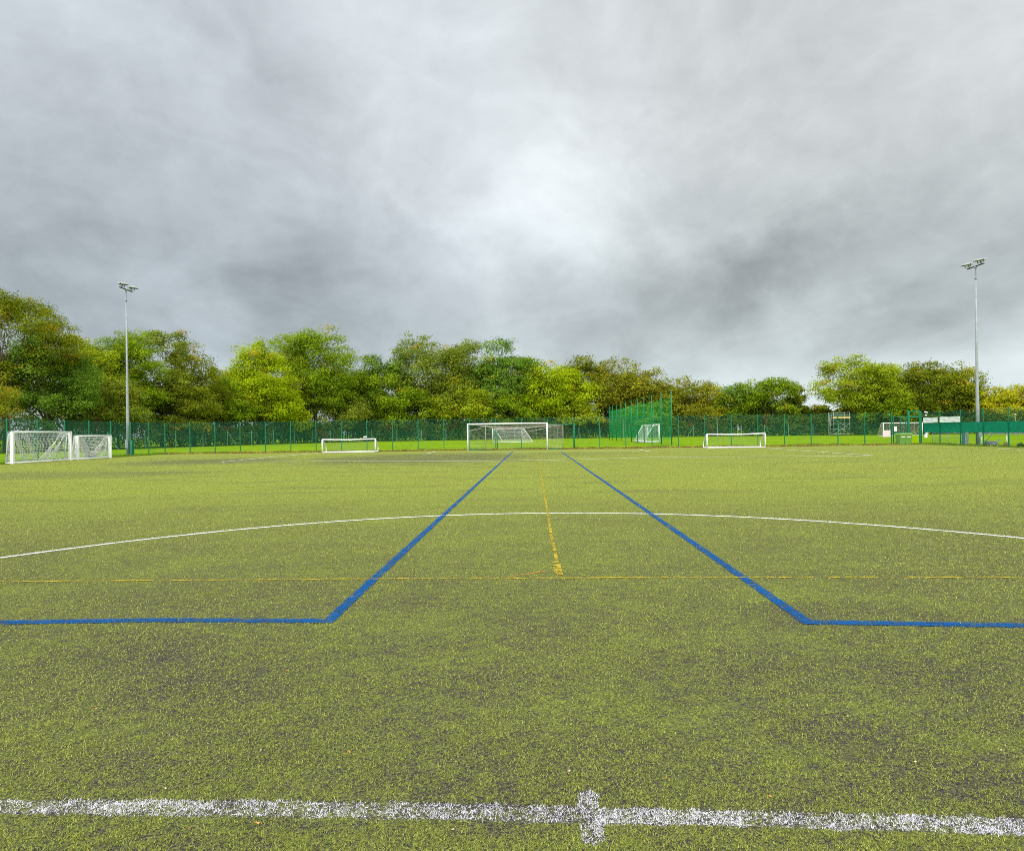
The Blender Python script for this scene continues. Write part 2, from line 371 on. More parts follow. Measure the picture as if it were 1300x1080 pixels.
mg = bpy.data.materials.new('mown_grass_field'); N, L, mth, noise, mix, ramp = nodes(mg)
g = N('ShaderNodeNewGeometry'); pos = g.outputs['Position']
a1 = noise(pos, 14, 4, 0.7); a2 = noise(pos, 1.2, 5, 0.6, 0.6); a3 = noise(pos, 0.09, 4, 0.55)
f = ramp(mth('ADD', mth('ADD', mth('MULTIPLY', a1, 0.4), mth('MULTIPLY', a2, 0.35)), mth('MULTIPLY', a3, 0.4)), 0.42, 0.72)
cc = mix(f, (0.075, 0.165, 0.0005), (0.215, 0.32, 0.002))
cc = mix(mth('MULTIPLY', ramp(a2, 0.48, 0.70), 0.6), cc, (0.32, 0.36, 0.02)); cc = mix(mth('MULTIPLY', ramp(noise(pos, 0.35, 5, 0.6, 0.8), 0.52, 0.68), 0.55), cc, (0.10, 0.19, 0.01))
b = N('ShaderNodeBsdfPrincipled'); L(cc, b.inputs['Base Color']); b.inputs['Roughness'].default_value = 0.95; b.inputs['Specular IOR Level'].default_value = 0.0
o = N('ShaderNodeOutputMaterial'); L(b.outputs[0], o.inputs['Surface'])

gm = MB(); gm.add([(-1500, -1500, -0.03), (1500, -1500, -0.03), (1500, 1500, -0.03), (-1500, 1500, -0.03)], [(0, 1, 2, 3)])
struct(gm.obj('grass_field', mg))
tm = MB(); tp = [(-33.5, -62), (37.0, -64), (37.75, 53.75), (-33.2, 55.75)]
tm.add([(x, y, 0) for x, y in tp] + [(x, y, -0.03) for x, y in tp], [(0, 1, 2, 3)] + [(i, i + 4, (i + 1) % 4 + 4, (i + 1) % 4) for i in range(4)])
struct(tm.obj('turf_pitch', mt))

# ------------------------------------------------------------------ markings
def paint_mat(name, a, bcol, cover, sc=230.0, patchy=0.35):
    m = bpy.data.materials.new(name); N, L, mth, noise, mix, ramp = nodes(m)
    g = N('ShaderNodeNewGeometry'); pos = g.outputs['Position']
    n1 = noise(pos, sc, 2, 0.7); n2 = noise(pos, 6, 4, 0.6); n3 = noise(pos, 45, 2, .6)
    v = mth('ADD', mth('ADD', mth('MULTIPLY', n1, 0.6), mth('MULTIPLY', n3, 0.4)), mth('MULTIPLY', mth('SUBTRACT', n2, 0.5), patchy))
    al = ramp(v, 1 - cover - 0.03 - 0.0, 1 - cover + 0.03)
    col = mix(noise(pos, 90, 2), a, bcol)
    b = N('ShaderNodeBsdfPrincipled'); L(col, b.inputs['Base Color']); b.inputs['Roughness'].default_value = 0.8; b.inputs['Specular IOR Level'].default_value = 0.15
    L(al, b.inputs['Alpha']); o = N('ShaderNodeOutputMaterial'); L(b.outputs[0], o.inputs['Surface']); return m
PW = paint_mat('worn_white_line_paint', (0.62, 0.60, 0.62), (0.82, 0.81, 0.83), 0.40)
PC = paint_mat('white_line_paint', (0.62, 0.62, 0.60), (0.80, 0.80, 0.79), 0.56)
PB = paint_mat('blue_line_fibre', (0.0, 0.055, 0.19), (0.0, 0.080, 0.26), 0.53)
PY = paint_mat('worn_yellow_line_fibre', (0.36, 0.26, 0.015), (0.46, 0.35, 0.03), 0.49, patchy=1.0)
PO = paint_mat('orange_scuff', (0.5, 0.2, 0.03), (0.55, 0.26, 0.04), 0.5)
PF = paint_mat('faded_white_line_paint', (0.58, 0.58, 0.54), (0.75, 0.75, 0.7), 0.60, patchy=0.8)
LEAFY = leafmat('artificial_grass_fibre', trans=0.15)

def ext(a, b, t):   # point t metres beyond a on the ray b->a
    d = a - b; return a + d / np.linalg.norm(d) * t
def PL(*pts): return [G(*p) for p in pts]
hw = PL((0, 1024.5), (200, 1025.5), (400, 1028), (620, 1032), (760, 1036), (900, 1038.5), (1100, 1044), (1300, 1050))
hw = [ext(hw[0], hw[1], 30)] + hw + [ext(hw[-1], hw[-2], 34)]
cc0 = G(751, 1037)
circ = [cc0 + 9.15 * np.array((math.cos(t), math.sin(t))) for t in np.linspace(0, 2 * math.pi, 145)]
tick = PL((747, 1014), (749, 1030), (753, 1048), (752, 1062))
bl = PL((0, 790.5), (200, 787.5), (417, 788.5), (651, 573)); bl = [ext(bl[0], bl[1], 20)] + bl
br = PL((712, 573), (1025, 790), (1150, 792), (1300, 794.5)); br = br + [ext(br[-1], br[-2], 20)]
yh = PL((0, 738.5), (230, 737), (460, 735), (700, 734), (950, 733), (1300, 733)); yh = [ext(yh[0], yh[1], 16)] + yh + [ext(yh[-1], yh[-2], 16)]
yv = PL((709, 722), (700, 680), (692, 632), (684, 585), (681.5, 573))
ys = PL((706, 714), (709.5, 730))
oc = PL((645, 732.5), (668, 729.5), (692, 725.5))
MARKS = [  # name, polylines (pts, width), sheet material, fibre colour range, share of fibres painted
    ('halfway_line_marking', [(hw, 0.105), (tick, 0.095)], PW, ((0.50, 0.47, 0.53), (0.84, 0.82, 0.86)), 0.58),
    ('centre_circle_marking', [(circ, 0.095)], PC, ((0.50, 0.50, 0.47), (0.78, 0.78, 0.76)), 0.86),
    ('blue_pitch_marking', [(bl, 0.125), (br, 0.125)], PB, ((0.0, 0.045, 0.17), (0.0, 0.120, 0.40)), 0.74),
    ('yellow_pitch_marking', [(yh, 0.050), (yv, 0.055), (ys, 0.11)], PY, ((0.36, 0.23, 0.01), (0.52, 0.38, 0.04)), 0.46),
    ('orange_scuff_marking', [(oc, 0.03)], PO, ((0.45, 0.16, 0.03), (0.6, 0.25, 0.04)), 0.8),
]
FAR = [
    PL((281, 587), (345, 580.5), (408, 574.8)), PL((300, 586.5), (400, 586), (500, 585.8), (620, 585.6), (700, 584.4), (760, 582.9), (832, 580.8)),
    PL((832, 580.8), (900, 580.3), (1000, 579.8), (1107, 579)), PL((541, 576.3), (553, 573.8)), PL((811, 571.2), (826, 573.6)),
    PL((973, 569.6), (1030, 573.3), (1107, 578.6)), PL((594, 574), (700, 573.6), (812, 573)), PL((1266, 570.2), (1340, 573.2))]
def ribbon(mb, pts, w, z):
    n = len(pts); P_ = np.array(pts); vs = []
    # resample so that long runs keep a slightly hand-laid edge
    for i in range(n):
        d0 = P_[min(i + 1, n - 1)] - P_[max(i - 1, 0)]
        if 0 < i < n - 1:
            a = P_[i] - P_[i - 1]; b_ = P_[i + 1] - P_[i]; a = a / np.linalg.norm(a); b_ = b_ / np.linalg.norm(b_); t = a + b_; t /= np.linalg.norm(t)
            k = 1 / max(0.4, float(np.dot(t, a)))
        else: t = d0 / np.linalg.norm(d0); k = 1
        nrm = np.array((-t[1], t[0])) * w / 2 * k
        vs += [(*(P_[i] - nrm), z), (*(P_[i] + nrm), z)]
    mb.add(vs, [(2 * i, 2 * i + 2, 2 * i + 3, 2 * i + 1) for i in range(n - 1)])
def seg_mask(x, y, pts, w):
    m = np.zeros(len(x), bool); P_ = np.array(pts)
    for a, b_ in zip(P_[:-1], P_[1:]):
        d = b_ - a; ll = d @ d
        lo = np.minimum(a, b_) - w; hi = np.maximum(a, b_) + w
        idx = np.where((x > lo[0]) & (x < hi[0]) & (y > lo[1]) & (y < hi[1]))[0]
        if not len(idx): continue
        t = np.clip(((x[idx] - a[0]) * d[0] + (y[idx] - a[1]) * d[1]) / ll, 0, 1)
        m[idx] |= np.hypot(x[idx] - a[0] - t * d[0], y[idx] - a[1] - t * d[1]) < w / 2
    return m

# ------------------------------------------------------------------ turf fibres near the viewer
def turf_fibres():
    n = 1250000
    n1 = int(n * 0.62); dmin, dmax = 1.9, 46.0
    d = np.concatenate([FPX * EYE / rng.uniform(FPX * EYE / dmax, FPX * EYE / dmin, n1), np.exp(rng.uniform(math.log(dmin), math.log(dmax), n - n1))])
    x = rng.uniform(-0.98, 0.98, n) * d; y = d
    keep = (y < 54) & (x > -33) & (x < 37); x, y = x[keep], y[keep]
    bu = (x * 0.85 + y * 0.53) * 0.9; bw = (-x * 0.53 + y * 0.85) * 1.5
    cov = 0.30 * fbm(bu, bw, 1.1, 5, 1) + 0.34 * fbm(bu, bw, 7, 4, 2) + 0.15 * fbm(x, y, 0.17, 3, 3) + 0.50 * fbm(x, y, 42, 2, 4)
    cov = (cov - cov.mean()) / cov.std()
    wear = np.exp(-(((x + 6) / 8.5) ** 2 + ((y - 39) / 9) ** 2)) + 0.8 * np.exp(-(((x + 20) / 6) ** 2 + ((y - 38) / 5) ** 2))
    pk = np.clip(0.49 + 0.23 * cov - 0.42 * wear + np.clip((y - 3.5) / 12, 0, 0.52) - 0.32 * np.clip((y - 5) / 10, 0, 1) * np.clip((fbm(x * 0.22, y * 0.75, 1.0, 5, 14) - 0.52) * 5, 0, 1), 0.05, 1)
    keep = rng.random(len(x)) < pk; x, y, cov = x[keep], y[keep], cov[keep]; n = len(x)
    sc = (y / 3.0)
    Lb = rng.uniform(0.007, 0.017, n) * np.clip(sc, 0.8, None) ** 0.55
    Wb = rng.uniform(0.0018, 0.0034, n) * np.clip(sc, 0.8, None) ** 0.75
    az = rng.normal(0.25, 1.15, n) + np.where(rng.random(n) < 0.5, 0, math.pi) + 1.5 * (fbm(x, y, 3.0, 2, 6) - 0.5)
    el = rng.uniform(0.12, 0.95, n)
    dx, dy, dz = np.cos(az) * np.cos(el), np.sin(az) * np.cos(el), np.sin(el)
    sx, sy = -np.sin(az) * Wb / 2, np.cos(az) * Wb / 2
    z0 = rng.uniform(0.0, 0.006, n)
    V = np.zeros((n, 3, 3), np.float32)
    V[:, 0, 0] = x - sx; V[:, 0, 1] = y - sy; V[:, 0, 2] = z0
    V[:, 1, 0] = x + sx; V[:, 1, 1] = y + sy; V[:, 1, 2] = z0
    V[:, 2, 0] = x + dx * Lb; V[:, 2, 1] = y + dy * Lb; V[:, 2, 2] = z0 + dz * Lb
    t = rng.random(n)[:, None]; c = np.array((0.125, 0.145, 0.024)) * (1 - t) + np.array((0.46, 0.475, 0.10)) * t
    k = rng.random(n); c = np.where((k < 0.10)[:, None], np.array((0.07, 0.15, 0.04)), c)
    c = np.where((k > 0.93)[:, None], np.array((0.38, 0.34, 0.13)), c)
    hue = np.clip(fbm(x, y, 0.6, 4, 8)[:, None] * 2.6 - 0.8, 0, 1)
    c = c * (1 - 0.25 * hue) + np.array((0.19, 0.24, 0.035)) * 0.25 * hue
    c = c * rng.uniform(0.6, 1.35, n)[:, None]
    used = np.zeros(n, bool); out = []
    wob = 0.030 * (fbm(x, y, 14, 3, 9) - 0.5)
    for (nm, pls, m, (ca, cb), share) in MARKS:
        msk = np.zeros(n, bool)
        for pts, w in pls: msk |= seg_mask(x + wob, y + wob, pts, w * 1.04)
        msk &= ~used
        worn = fbm(x, y, 9, 3, 11)
        thr = share + (worn - 0.5) * (1.6 if 'blue' in nm else 1.15)
        sel = msk & (rng.random(n) < thr)
        used |= sel
        drop = msk & ~sel & (rng.random(n) < (0.95 if 'halfway' in nm else 0.30 if 'yellow' not in nm else 0.0)); used |= drop
        out.append((nm, sel, ca, cb))
    def build(sel, col):
        idx = np.where(sel)[0]; Vs = V[idx].reshape(-1, 3); F = np.arange(len(Vs), dtype=np.int32).reshape(-1, 3)
        return Vs, F, np.repeat(col, 3, axis=0)
    Vs, F, cv = build(~used, c[~used])
    fo = put('turf_fibres', npmesh('turf_fibres', Vs, F, cv), LEAFY); tag(fo, None, None, kind='stuff')
    res = {}
    for nm, sel, ca, cb in out:
        k = int(sel.sum()); tt = rng.random(k)[:, None]; cc_ = np.array(ca) * (1 - tt) + np.array(cb) * tt
        res[nm] = build(sel, cc_)
    return res
fib = turf_fibres()
for k, (nm, pls, m, _, _) in enumerate(MARKS):
    mb = MB()
    for j, (pts, w) in enumerate(pls):
        ribbon(mb, pts, w * 0.84, 0.004 + 0.0012 * k + 0.0004 * j)
    Vs, F, cv = fib[nm]
    base_v = np.array(mb.v); nb = len(base_v)
    me = bpy.data.meshes.new(nm); V = np.concatenate([base_v, Vs]); quads = np.array(mb.f)
    me.vertices.add(len(V)); me.vertices.foreach_set('co', V.astype(np.float32).ravel())
    loops = np.concatenate([quads.ravel(), (F + nb).ravel()]).astype(np.int32)
    me.loops.add(len(loops)); me.loops.foreach_set('vertex_index', loops)
    me.polygons.add(len(quads) + len(F))
    ls = np.concatenate([np.arange(len(quads)) * 4, quads.size + np.arange(len(F)) * 3]).astype(np.int32)
    me.polygons.foreach_set('loop_start', ls)
    me.materials.append(m); me.materials.append(LEAFY)
    me.polygons.foreach_set('material_index', np.concatenate([np.zeros(len(quads)), np.ones(len(F))]).astype(np.int32))
    me.update(calc_edges=True)
    at = me.color_attributes.new('col', 'FLOAT_COLOR', 'POINT'); c4 = np.ones((len(V), 4), np.float32); c4[nb:, :3] = cv; at.data.foreach_set('color', c4.ravel())
    struct(put(nm, me, None))
mb = MB()
for k, pts in enumerate(FAR): ribbon(mb, pts, 0.13, 0.028 + 0.0006 * k)
struct(mb.obj('far_pitch_markings', PF))

# ------------------------------------------------------------------ steel mesh fences
def panel_mesh(name, L_, H, dv=0.05, dh=0.2, rv=0.0032, rh=0.0075):
    nv = max(1, round(L_ / dv)); xs = np.linspace(0.0, L_, nv + 1); z0 = 0.06
    A = [np.stack([xs, np.zeros_like(xs), np.full_like(xs, z0)], 1)]; B = [np.stack([xs, np.zeros_like(xs), np.full_like(xs, H)], 1)]
    zs = np.linspace(z0 + 0.02, H - 0.02, round((H - z0) / dh) + 1); o = np.ones_like(zs)
    VA, FA = strands(A[0], B[0], rv)
    V2, F2 = strands(np.stack([0 * o, -0.012 * o, zs], 1), np.stack([L_ * o, -0.012 * o, zs], 1), rh)
    return npmesh(name, np.concatenate([VA, V2]), np.concatenate([FA, F2 + len(VA)]))
def post_mesh(H, w=0.06):
    mb = MB(); mb.box((0, 0, H / 2), (w, w, H)).box((0, 0, H + 0.008), (w + 0.012, w + 0.012, 0.02)).box((0, 0, 0.01), (0.16, 0.16, 0.02))
    for z in (0.4, 1.1, 1.8, 2.5):
        if z < H: mb.box((0, -w / 2 - 0.008, z), (0.05, 0.018, 0.05))
    return mb.mesh('post')
H = 3.0
PM = post_mesh(H + 0.05, 0.065); PAN = panel_mesh('mesh_panel', 2.46, H)
def fence(name, label, a, b_, skip=(), n=None, group=None):
    d = b_ - a; Ln = d.length; n = n or round(Ln / 2.5); st_ = Ln / n
    r = thing(name, label, 'fence', (a.x, a.y, -0.03), math.atan2(d.y, d.x), group)
    for i in range(n + 1): put('post', PM, M['green'], r, loc=(i * st_, 0, 0))
    for i in range(n):
        if i in skip: continue
        p = put('mesh_panel', PAN, M['greenmesh'], r, loc=(i * st_ + 0.035, -0.05, 0)); p.scale = ((st_ - 0.07) / 2.46, 1, 1)
    return r
GATE_A, GATE_B, GATE_C = 481 / FPX * 54.6, 502 / FPX * 54.6, 522 / FPX * 54.4
far_end = Vector((GATE_A, CL.y + (CR.y - CL.y) * (GATE_A - CL.x) / (CR.x - CL.x), 0))
fence('mesh_fence', 'tall green steel mesh fence across the far end behind the goals', CL, far_end)
fence('mesh_fence', 'tall green steel mesh fence down the left side behind two white goals', LN, CL)
fence('mesh_fence', 'tall green steel mesh fence down the right side carrying a windbreak and banners', CR, RN)

# gate bay in the far right corner
gd = (CR - far_end); gl = gd.length
gt = thing('mesh_gate', 'green mesh double gate with overhead frame behind the wheelie bins', 'gate', (far_end.x, far_end.y, -0.03), math.atan2(gd.y, gd.x))
mx = (GATE_B - GATE_A)
mb = MB().box((mx, 0, 1.6), (0.17, 0.1, 3.2)); mb.obj('gate_post', M['green'], gt)
mb = MB().box((gl - 0.12, 0, 1.6), (0.11, 0.1, 3.2)); mb.obj('gate_post', M['green'], gt)
mb = MB().box(((mx + gl) / 2, 0, 3.12), (gl - mx - 0.25, 0.06, 0.08)).box(((mx + gl) / 2, 0, 2.62), (gl - mx - 0.25, 0.06, 0.12)).box(((mx + gl) / 2 , 0.0, 2.87), (0.03, 0.03, 0.4)); mb.obj('overhead_frame', M['green'], gt)
leafw = mx - 0.25
lf = MB()
for xx in (0.16, 0.16 + leafw * 0.52, leafw): lf.box((xx, 0.0, 1.35), (0.06, 0.06, 2.6))
lf.box((0.1 + leafw / 2, 0, 2.66), (leafw, 0.05, 0.05)).box((0.1 + leafw / 2, 0, 0.12), (leafw, 0.05, 0.06)).box((0.1 + leafw / 2, 0, 1.1), (leafw, 0.045, 0.05))
go_ = lf.obj('gate_leaf', M['green'], gt)
pl_ = put('mesh_infill', panel_mesh('mesh_infill', leafw, 2.6), M['greenmesh'], go_, loc=(0.1, -0.04, 0))
MB().tube((leafw - 0.05, -0.06, 1.0), (leafw - 0.05, -0.06, 1.25), 0.015).obj('latch', M['galv'], go_)

# boundary fence along the trees
TL = [(-74, 52), (-60, 64), (-59.6, 79), (-54.6, 88), (-50.2, 104), (-37.5, 133), (-10, 139), (21.6, 144), (55, 141), (78, 130), (112, 124), (150, 118)]
bf = thing('boundary_fence', 'weathered pale green post and mesh fence running along the foot of the trees', 'fence', (-60, 63, -0.03))
A = []; B = []; nb_ = 0
for (x0, y0), (x1, y1) in zip(TL[1:-1], TL[2:]):
    a = Vector((x0, y0 - 1.5, 0)); e = Vector((x1, y1 - 1.5, 0)); d = e - a; n = max(1, round(d.length / 5.2)); u = d.normalized()
    for i in range(n):
        p = a + d * (i / n) - Vector((-60, 63, 0)); nb_ += 1
        hh = 2.55 + 0.25 * random.random() + (1.9 if nb_ in (27, 31) else 0)
        m_ = MB(); tx = random.uniform(-0.04, 0.04)
        m_.tube((0, 0, 0), (tx, 0, hh), 0.065, 0.05, 7)
        if nb_ in (4, 5, 9, 14, 18, 30, 33): m_.tube((0.02, 0, hh * 0.96), (1.5 * (1 if nb_ % 2 else -1), 0.1, 0.0), 0.045, 0.045, 6)
        m_.obj('fence_post', M['barerail'] if nb_ in (27, 31, 32) else M['teal'], bf, loc=p)
        for z in np.arange(0.15, 2.45, 0.16):
            A.append(tuple(p + Vector((0, 0, z)))); B.append(tuple(p + d / n + Vector((0, 0, z))))
        q = int((d / n).length / 0.16)
        for j in range(q):
            w_ = p + d / n * (j / q); A.append((w_.x, w_.y, 0.1)); B.append((w_.x, w_.y, 2.4))
put('wire_mesh', strand_mesh('wire_mesh', A, B, 0.0045), M['greenmesh'], bf)

# ------------------------------------------------------------------ goals
def netparts(r, segs, rad, m, name='net'):
    A = np.concatenate([s[0] for s in segs]); B = np.concatenate([s[1] for s in segs])
    return put(name, strand_mesh(name, A, B, rad), m, r)
def goal(label, p0, p1, h, depth, tr=0.055, netm='net', netr=0.004, cell=0.12, group=None, topd=0.0, name='goal', style='box', wob=0.03, shear=0.0):
    """posts at p0 and p1 (ground), net going to the local +y side"""
    p0 = Vector((p0[0], p0[1], 0)); p1 = Vector((p1[0], p1[1], 0)); d = p1 - p0; w = d.length; mid = (p0 + p1) / 2
    r = thing(name, label, 'goal', (mid.x, mid.y, 0), math.atan2(d.y, d.x), group); hw_ = w / 2
    for s in (-1, 1): MB().tube((s * hw_, 0, 0), (s * hw_, 0, h), tr, n=10).obj('post', M['white'], r, True)
    MB().tube((-hw_ - tr, 0, h), (hw_ + tr, 0, h), tr, n=10).obj('crossbar', M['white'], r, True)
    for s in (-1, 1):
        MB().path([(s * hw_, 0, h), (s * hw_ + shear * topd, topd, h), (s * hw_ + shear * depth, depth, 0.05)], tr * 0.62, 8).obj('stanchion', M['white'], r, True)
    g_ = MB()
    for s in (-1, 1): g_.tube((s * hw_, 0, 0.05), (s * hw_ + shear * depth, depth, 0.05), tr * 0.7)
    g_.tube((-hw_ + shear * depth, depth, 0.05), (hw_ + shear * depth, depth, 0.05), tr * 0.7); g_.obj('ground_frame', M['white'], r, True)
    T0 = (-hw_ + shear * topd, topd + 0.02, h - 0.02); T1 = (hw_ + shear * topd, topd + 0.02, h - 0.02)
    B0 = (-hw_ + shear * depth, depth, 0.08); B1 = (hw_ + shear * depth, depth, 0.08); nu = round(w / cell); nv = round(math.hypot(h, depth) / cell)
    segs = [net_lines(T0, T1, B1, B0, nu, nv, (0, -0.18, -0.08), 12, wob)]
    for s in (-1, 1):
        nd = max(2, round(depth / cell))
        segs.append(net_lines((s * hw_, 0, h), (s * hw_ + shear * topd, topd + 0.02, h), (s * hw_ + shear * depth, depth, 0.08), (s * hw_, 0, 0.08), nd, round(h / cell), (0.05 * s, 0, 0), 8, wob))
    if topd > 0: segs.append(net_lines((-hw_, 0, h), (hw_, 0, h), T1, T0, nu, max(2, round(topd / cell)), (0, 0, -0.1), 12, wob))
    netparts(r, segs, netr, M[netm])
    return r
gg = 'portable football goals round the pitch'
# two junior goals by the left fence (opening towards the pitch)
def sidegoal(label, near, far, h, V):
    p0 = Vector((near[0], near[1], 0)); p1 = Vector((far[0], far[1], 0)); d = p1 - p0; w = d.length
    r = thing('goal', label, 'goal', (p0.x, p0.y, 0), math.atan2(d.y, d.x), gg)       # local +y points to the left fence
    dp = 0.5
    for x in (0, w):
        m_ = MB().box((x, 0, h / 2), (0.13, 0.11, h)).tube((x, 0.14, 0.0), (x, 0.14, h), 0.04); m_.obj('post', M['white'], r)
        MB().path([(x, 0.0, h - 0.05), (x, dp * 0.55, h * 0.9), (x, dp, 0.05)], 0.035).obj('stanchion', M['white'], r, True)
    MB().tube((-0.07, 0, h - 0.03), (w + 0.07, 0, h - 0.03), 0.055, n=10).obj('crossbar', M['white'], r, True)
    g_ = MB().tube((0, dp, 0.06), (w, dp, 0.06), 0.045).tube((0, 0, 0.06), (0, dp, 0.06), 0.045).tube((w, 0, 0.06), (w, dp, 0.06), 0.045).tube((0, 0.1, 0.05), (w, 0.1, 0.05), 0.04)
    g_.obj('ground_frame', M['whiteworn'], r, True)
    segs = [net_lines((0, 0.3, h - 0.08), (w, 0.3, h - 0.08), (w, dp, 0.1), (0, dp, 0.1), round(w / 0.12), round(h / 0.12), (0, -0.15, -0.05), 12, 0.06)]
    for x in (0, w): segs.append(net_lines((x, 0, h), (x, 0.35, h), (x, dp, 0.1), (x, 0, 0.1), 6, 14, (0, 0, 0), 6, 0.02))
    netparts(r, segs, 0.0072 if h > 2 else 0.013, M['net'])
    # gathered folds of net hanging across the opening
    f_ = []
    for (xa, xb, k) in V:
        for j in range(k):
            t = j / max(1, k - 1); f_.append(((xa + 0.28 * t, 0.28, h - 0.1), (xb + 0.5 * t * (1 if xb > xa else -1), 0.5 + 0.1 * t, 0.14)))
    put('net_folds', strand_mesh('net_folds', [a for a, b in f_], [b for a, b in f_], 0.02), M['net'], r)
    return r
sidegoal('larger white junior goal with loose net, leftmost goal beside the left fence', (-32.9, 38.3), (-32.75, 43.15), 2.13, [(w_, v_, k_) for w_, v_, k_ in ((4.2, 3.2, 5), (0.3, 1.4, 5), (1.1, 2.2, 4), (4.6, 3.9, 4))])
sidegoal('smaller white goal with net gathered in a V, second goal beside the left fence', (-32.75, 43.85), (-32.5, 47.05), 1.83, [(0.2, 1.3, 7), (0.5, 1.7, 6), (3.0, 2.0, 7), (3.2, 2.3, 6)])

# low five-a-side goals at the far end
def lowgoal(label, L0, R0, h, back):
    p0 = Vector((L0[0], L0[1], 0)); p1 = Vector((R0[0], R0[1], 0)); d = p1 - p0; w = d.length; m = (p0 + p1) / 2
    r = thing('goal', label, 'goal', (m.x, m.y, 0), math.atan2(d.y, d.x), gg); q = w / 2; t = 0.055
    MB().path([(-q, 0, h), (-q * 0.5, 0, h - 0.035), (0, 0, h - 0.06), (q * 0.5, 0, h - 0.03), (q, 0, h)], t, 10).obj('crossbar', M['whiteworn'], r, True)
    for s in (-1, 1):
        MB().tube((s * q, 0, 0), (s * q, 0, h), t, n=10).obj('post', M['whiteworn'], r, True)
        MB().path([(s * q, 0.0, h - 0.02), (s * q, 0.22, h - 0.06), (s * q, back * 0.9, h * 0.48), (s * q, back, h * 0.3), (s * q, back, 0.12), (s * q, back * 0.85, 0.05), (s * q, 0, 0.05)], t * 0.8, 8).obj('side_hoop', M['whiteworn'], r, True)
    MB().tube((-q, back * 0.9, 0.06), (q, back * 0.9, 0.06), t * 0.8).tube((-q, 0.0, 0.05), (q, 0.0, 0.05), t * 0.95).obj('ground_bar', M['whiteworn'], r, True)
    segs = [net_lines((-q, 0.1, h - 0.05), (q, 0.1, h - 0.05), (q, back, 0.1), (-q, back, 0.1), 40, 11, (0, -0.3, -0.12), 12, 0.03)]
    for s in (-1, 1): segs.append(net_lines((s * q, 0, h), (s * q, 0.2, h), (s * q, back, 0.1), (s * q, 0, 0.1), 6, 10, (0, 0, 0), 6, 0.0))
    netparts(r, segs, 0.003, M['nettan'])
    return r
a0, a1 = G(408.5, 575.2), G(475.8, 574.2); dd = 52.6
lowgoal('low white five-a-side goal at the far end, left of the full-size goal', (XH(409, dd), dd), (XH(476, dd), dd + 0.1), 1.22, 1.15)
dd = 50.9
lowgoal('low white five-a-side goal at the far end, right of the full-size goal', (XH(897.5, dd), dd), (XH(970.5, dd), dd - 0.15), 1.24, 1.1)

# full-size goal
y0 = 53.5; xl, xr = XH(593.8, y0), XH(694.6, y0); cx = (xl + xr) / 2; q = (xr - xl) / 2
r = thing('goal', 'full-size white goal with sagging net at the middle of the far end', 'goal', (cx, y0, 0), 0, gg)
for s in (-1, 1): MB().tube((s * q, 0, 0), (s * q, 0, 2.44), 0.062, n=12).obj('post', M['white'], r, True)
MB().tube((-q - 0.06, 0, 2.44), (q + 0.06, 0, 2.44), 0.062, n=12).obj('crossbar', M['white'], r, True)
bl_ = XH(616.3, 55.0) - cx; br_ = XH(714.7, 55.0) - cx; gl_ = XH(631, 55.1) - cx; gr_ = XH(729, 55.0) - cx
for xx in (bl_, br_): MB().tube((xx, 1.5, 0), (xx, 1.5, 2.3), 0.024).obj('net_pole', M['nettan'], r, True)
MB().tube((gl_, 1.6, 0), (gl_, 1.6, 1.75), 0.045).tube((-q, 0.25, 0.05), (gl_, 1.6, 0.05), 0.04).obj('green_side_frame', M['green'], r, True)
MB().tube((gr_, 1.55, 0), (gr_, 1.55, 2.35), 0.05).tube((br_ - 0.1, 1.5, 2.33), (gr_, 1.55, 2.33), 0.04).tube((q, 0.3, 0.05), (gr_, 1.55, 0.05), 0.04).tube((q, 0.1, 2.36), (br_, 1.5, 2.34), 0.03).obj('green_side_frame', M['green'], r, True)
segs = [net_lines((-q, 0.05, 2.4), (q, 0.05, 2.4), (br_, 1.5, 2.25), (bl_, 1.5, 2.25), 56, 10, (0, 0, -0.35), 14, 0.05),
        net_lines((bl_, 1.5, 2.25), (br_, 1.5, 2.25), (br_, 1.6, 0.08), (bl_, 1.6, 0.08), 56, 18, (0, 0.15, -0.15), 14, 0.05),
        net_lines((q, 0.05, 2.4), (br_, 1.5, 2.25), (br_, 1.6, 0.08), (q, 0.05, 0.08), 14, 20, (0.05, 0, 0), 8, 0.02),
        net_lines((-q, 0.05, 1.9), (bl_, 1.5, 2.2), (bl_, 1.6, 0.08), (-q, 0.05, 0.08), 14, 18, (0.05, 0, 0), 8, 0.02)]
netparts(r, segs, 0.0045, M['nettan'])
rp = MB()
def rope(pts): rp.path(pts, 0.022, 6)
rope([(-q, 0.1, 1.75), (-q + 0.7, 0.6, 2.0), (bl_ - 0.9, 1.2, 1.85), (bl_, 1.5, 2.3)])
rope([(bl_, 1.5, 2.3), (bl_ + 1.2, 1.3, 1.85), (bl_ + 2.8, 1.2, 1.62), (bl_ + 4.4, 1.2, 1.72), (q, 1.0, 2.02), (br_, 1.5, 2.3)])
rp.obj('sagging_head_rope', M['nettan'], r, True)

# goals out on the grass beyond the fence
y1 = 98.5
goal('white goal standing on the grass beyond the fence, seen through the full-size goal', (XH(662.5, y1), y1), (XH(625.5, y1), y1), 2.3, 2.0, tr=0.06, netm='net', netr=0.005, cell=0.14, shear=-0.9, topd=0.35, group=gg)
goal('white goal standing on the grass beside the tall green ball-stop netting', (20.75, 82.0), (20.75, 89.0), 2.44, 2.1, tr=0.11, netr=0.006, cell=0.14, topd=0.75, group=gg)
y2 = 109
goal('white full-size goal on the grass beyond the gate, behind the bins', (XH(1121.5, y2), y2), (XH(1171, y2), y2), 2.44, 1.8, tr=0.07, netr=0.007, netm='nettan', cell=0.12, topd=0.6, group=gg)

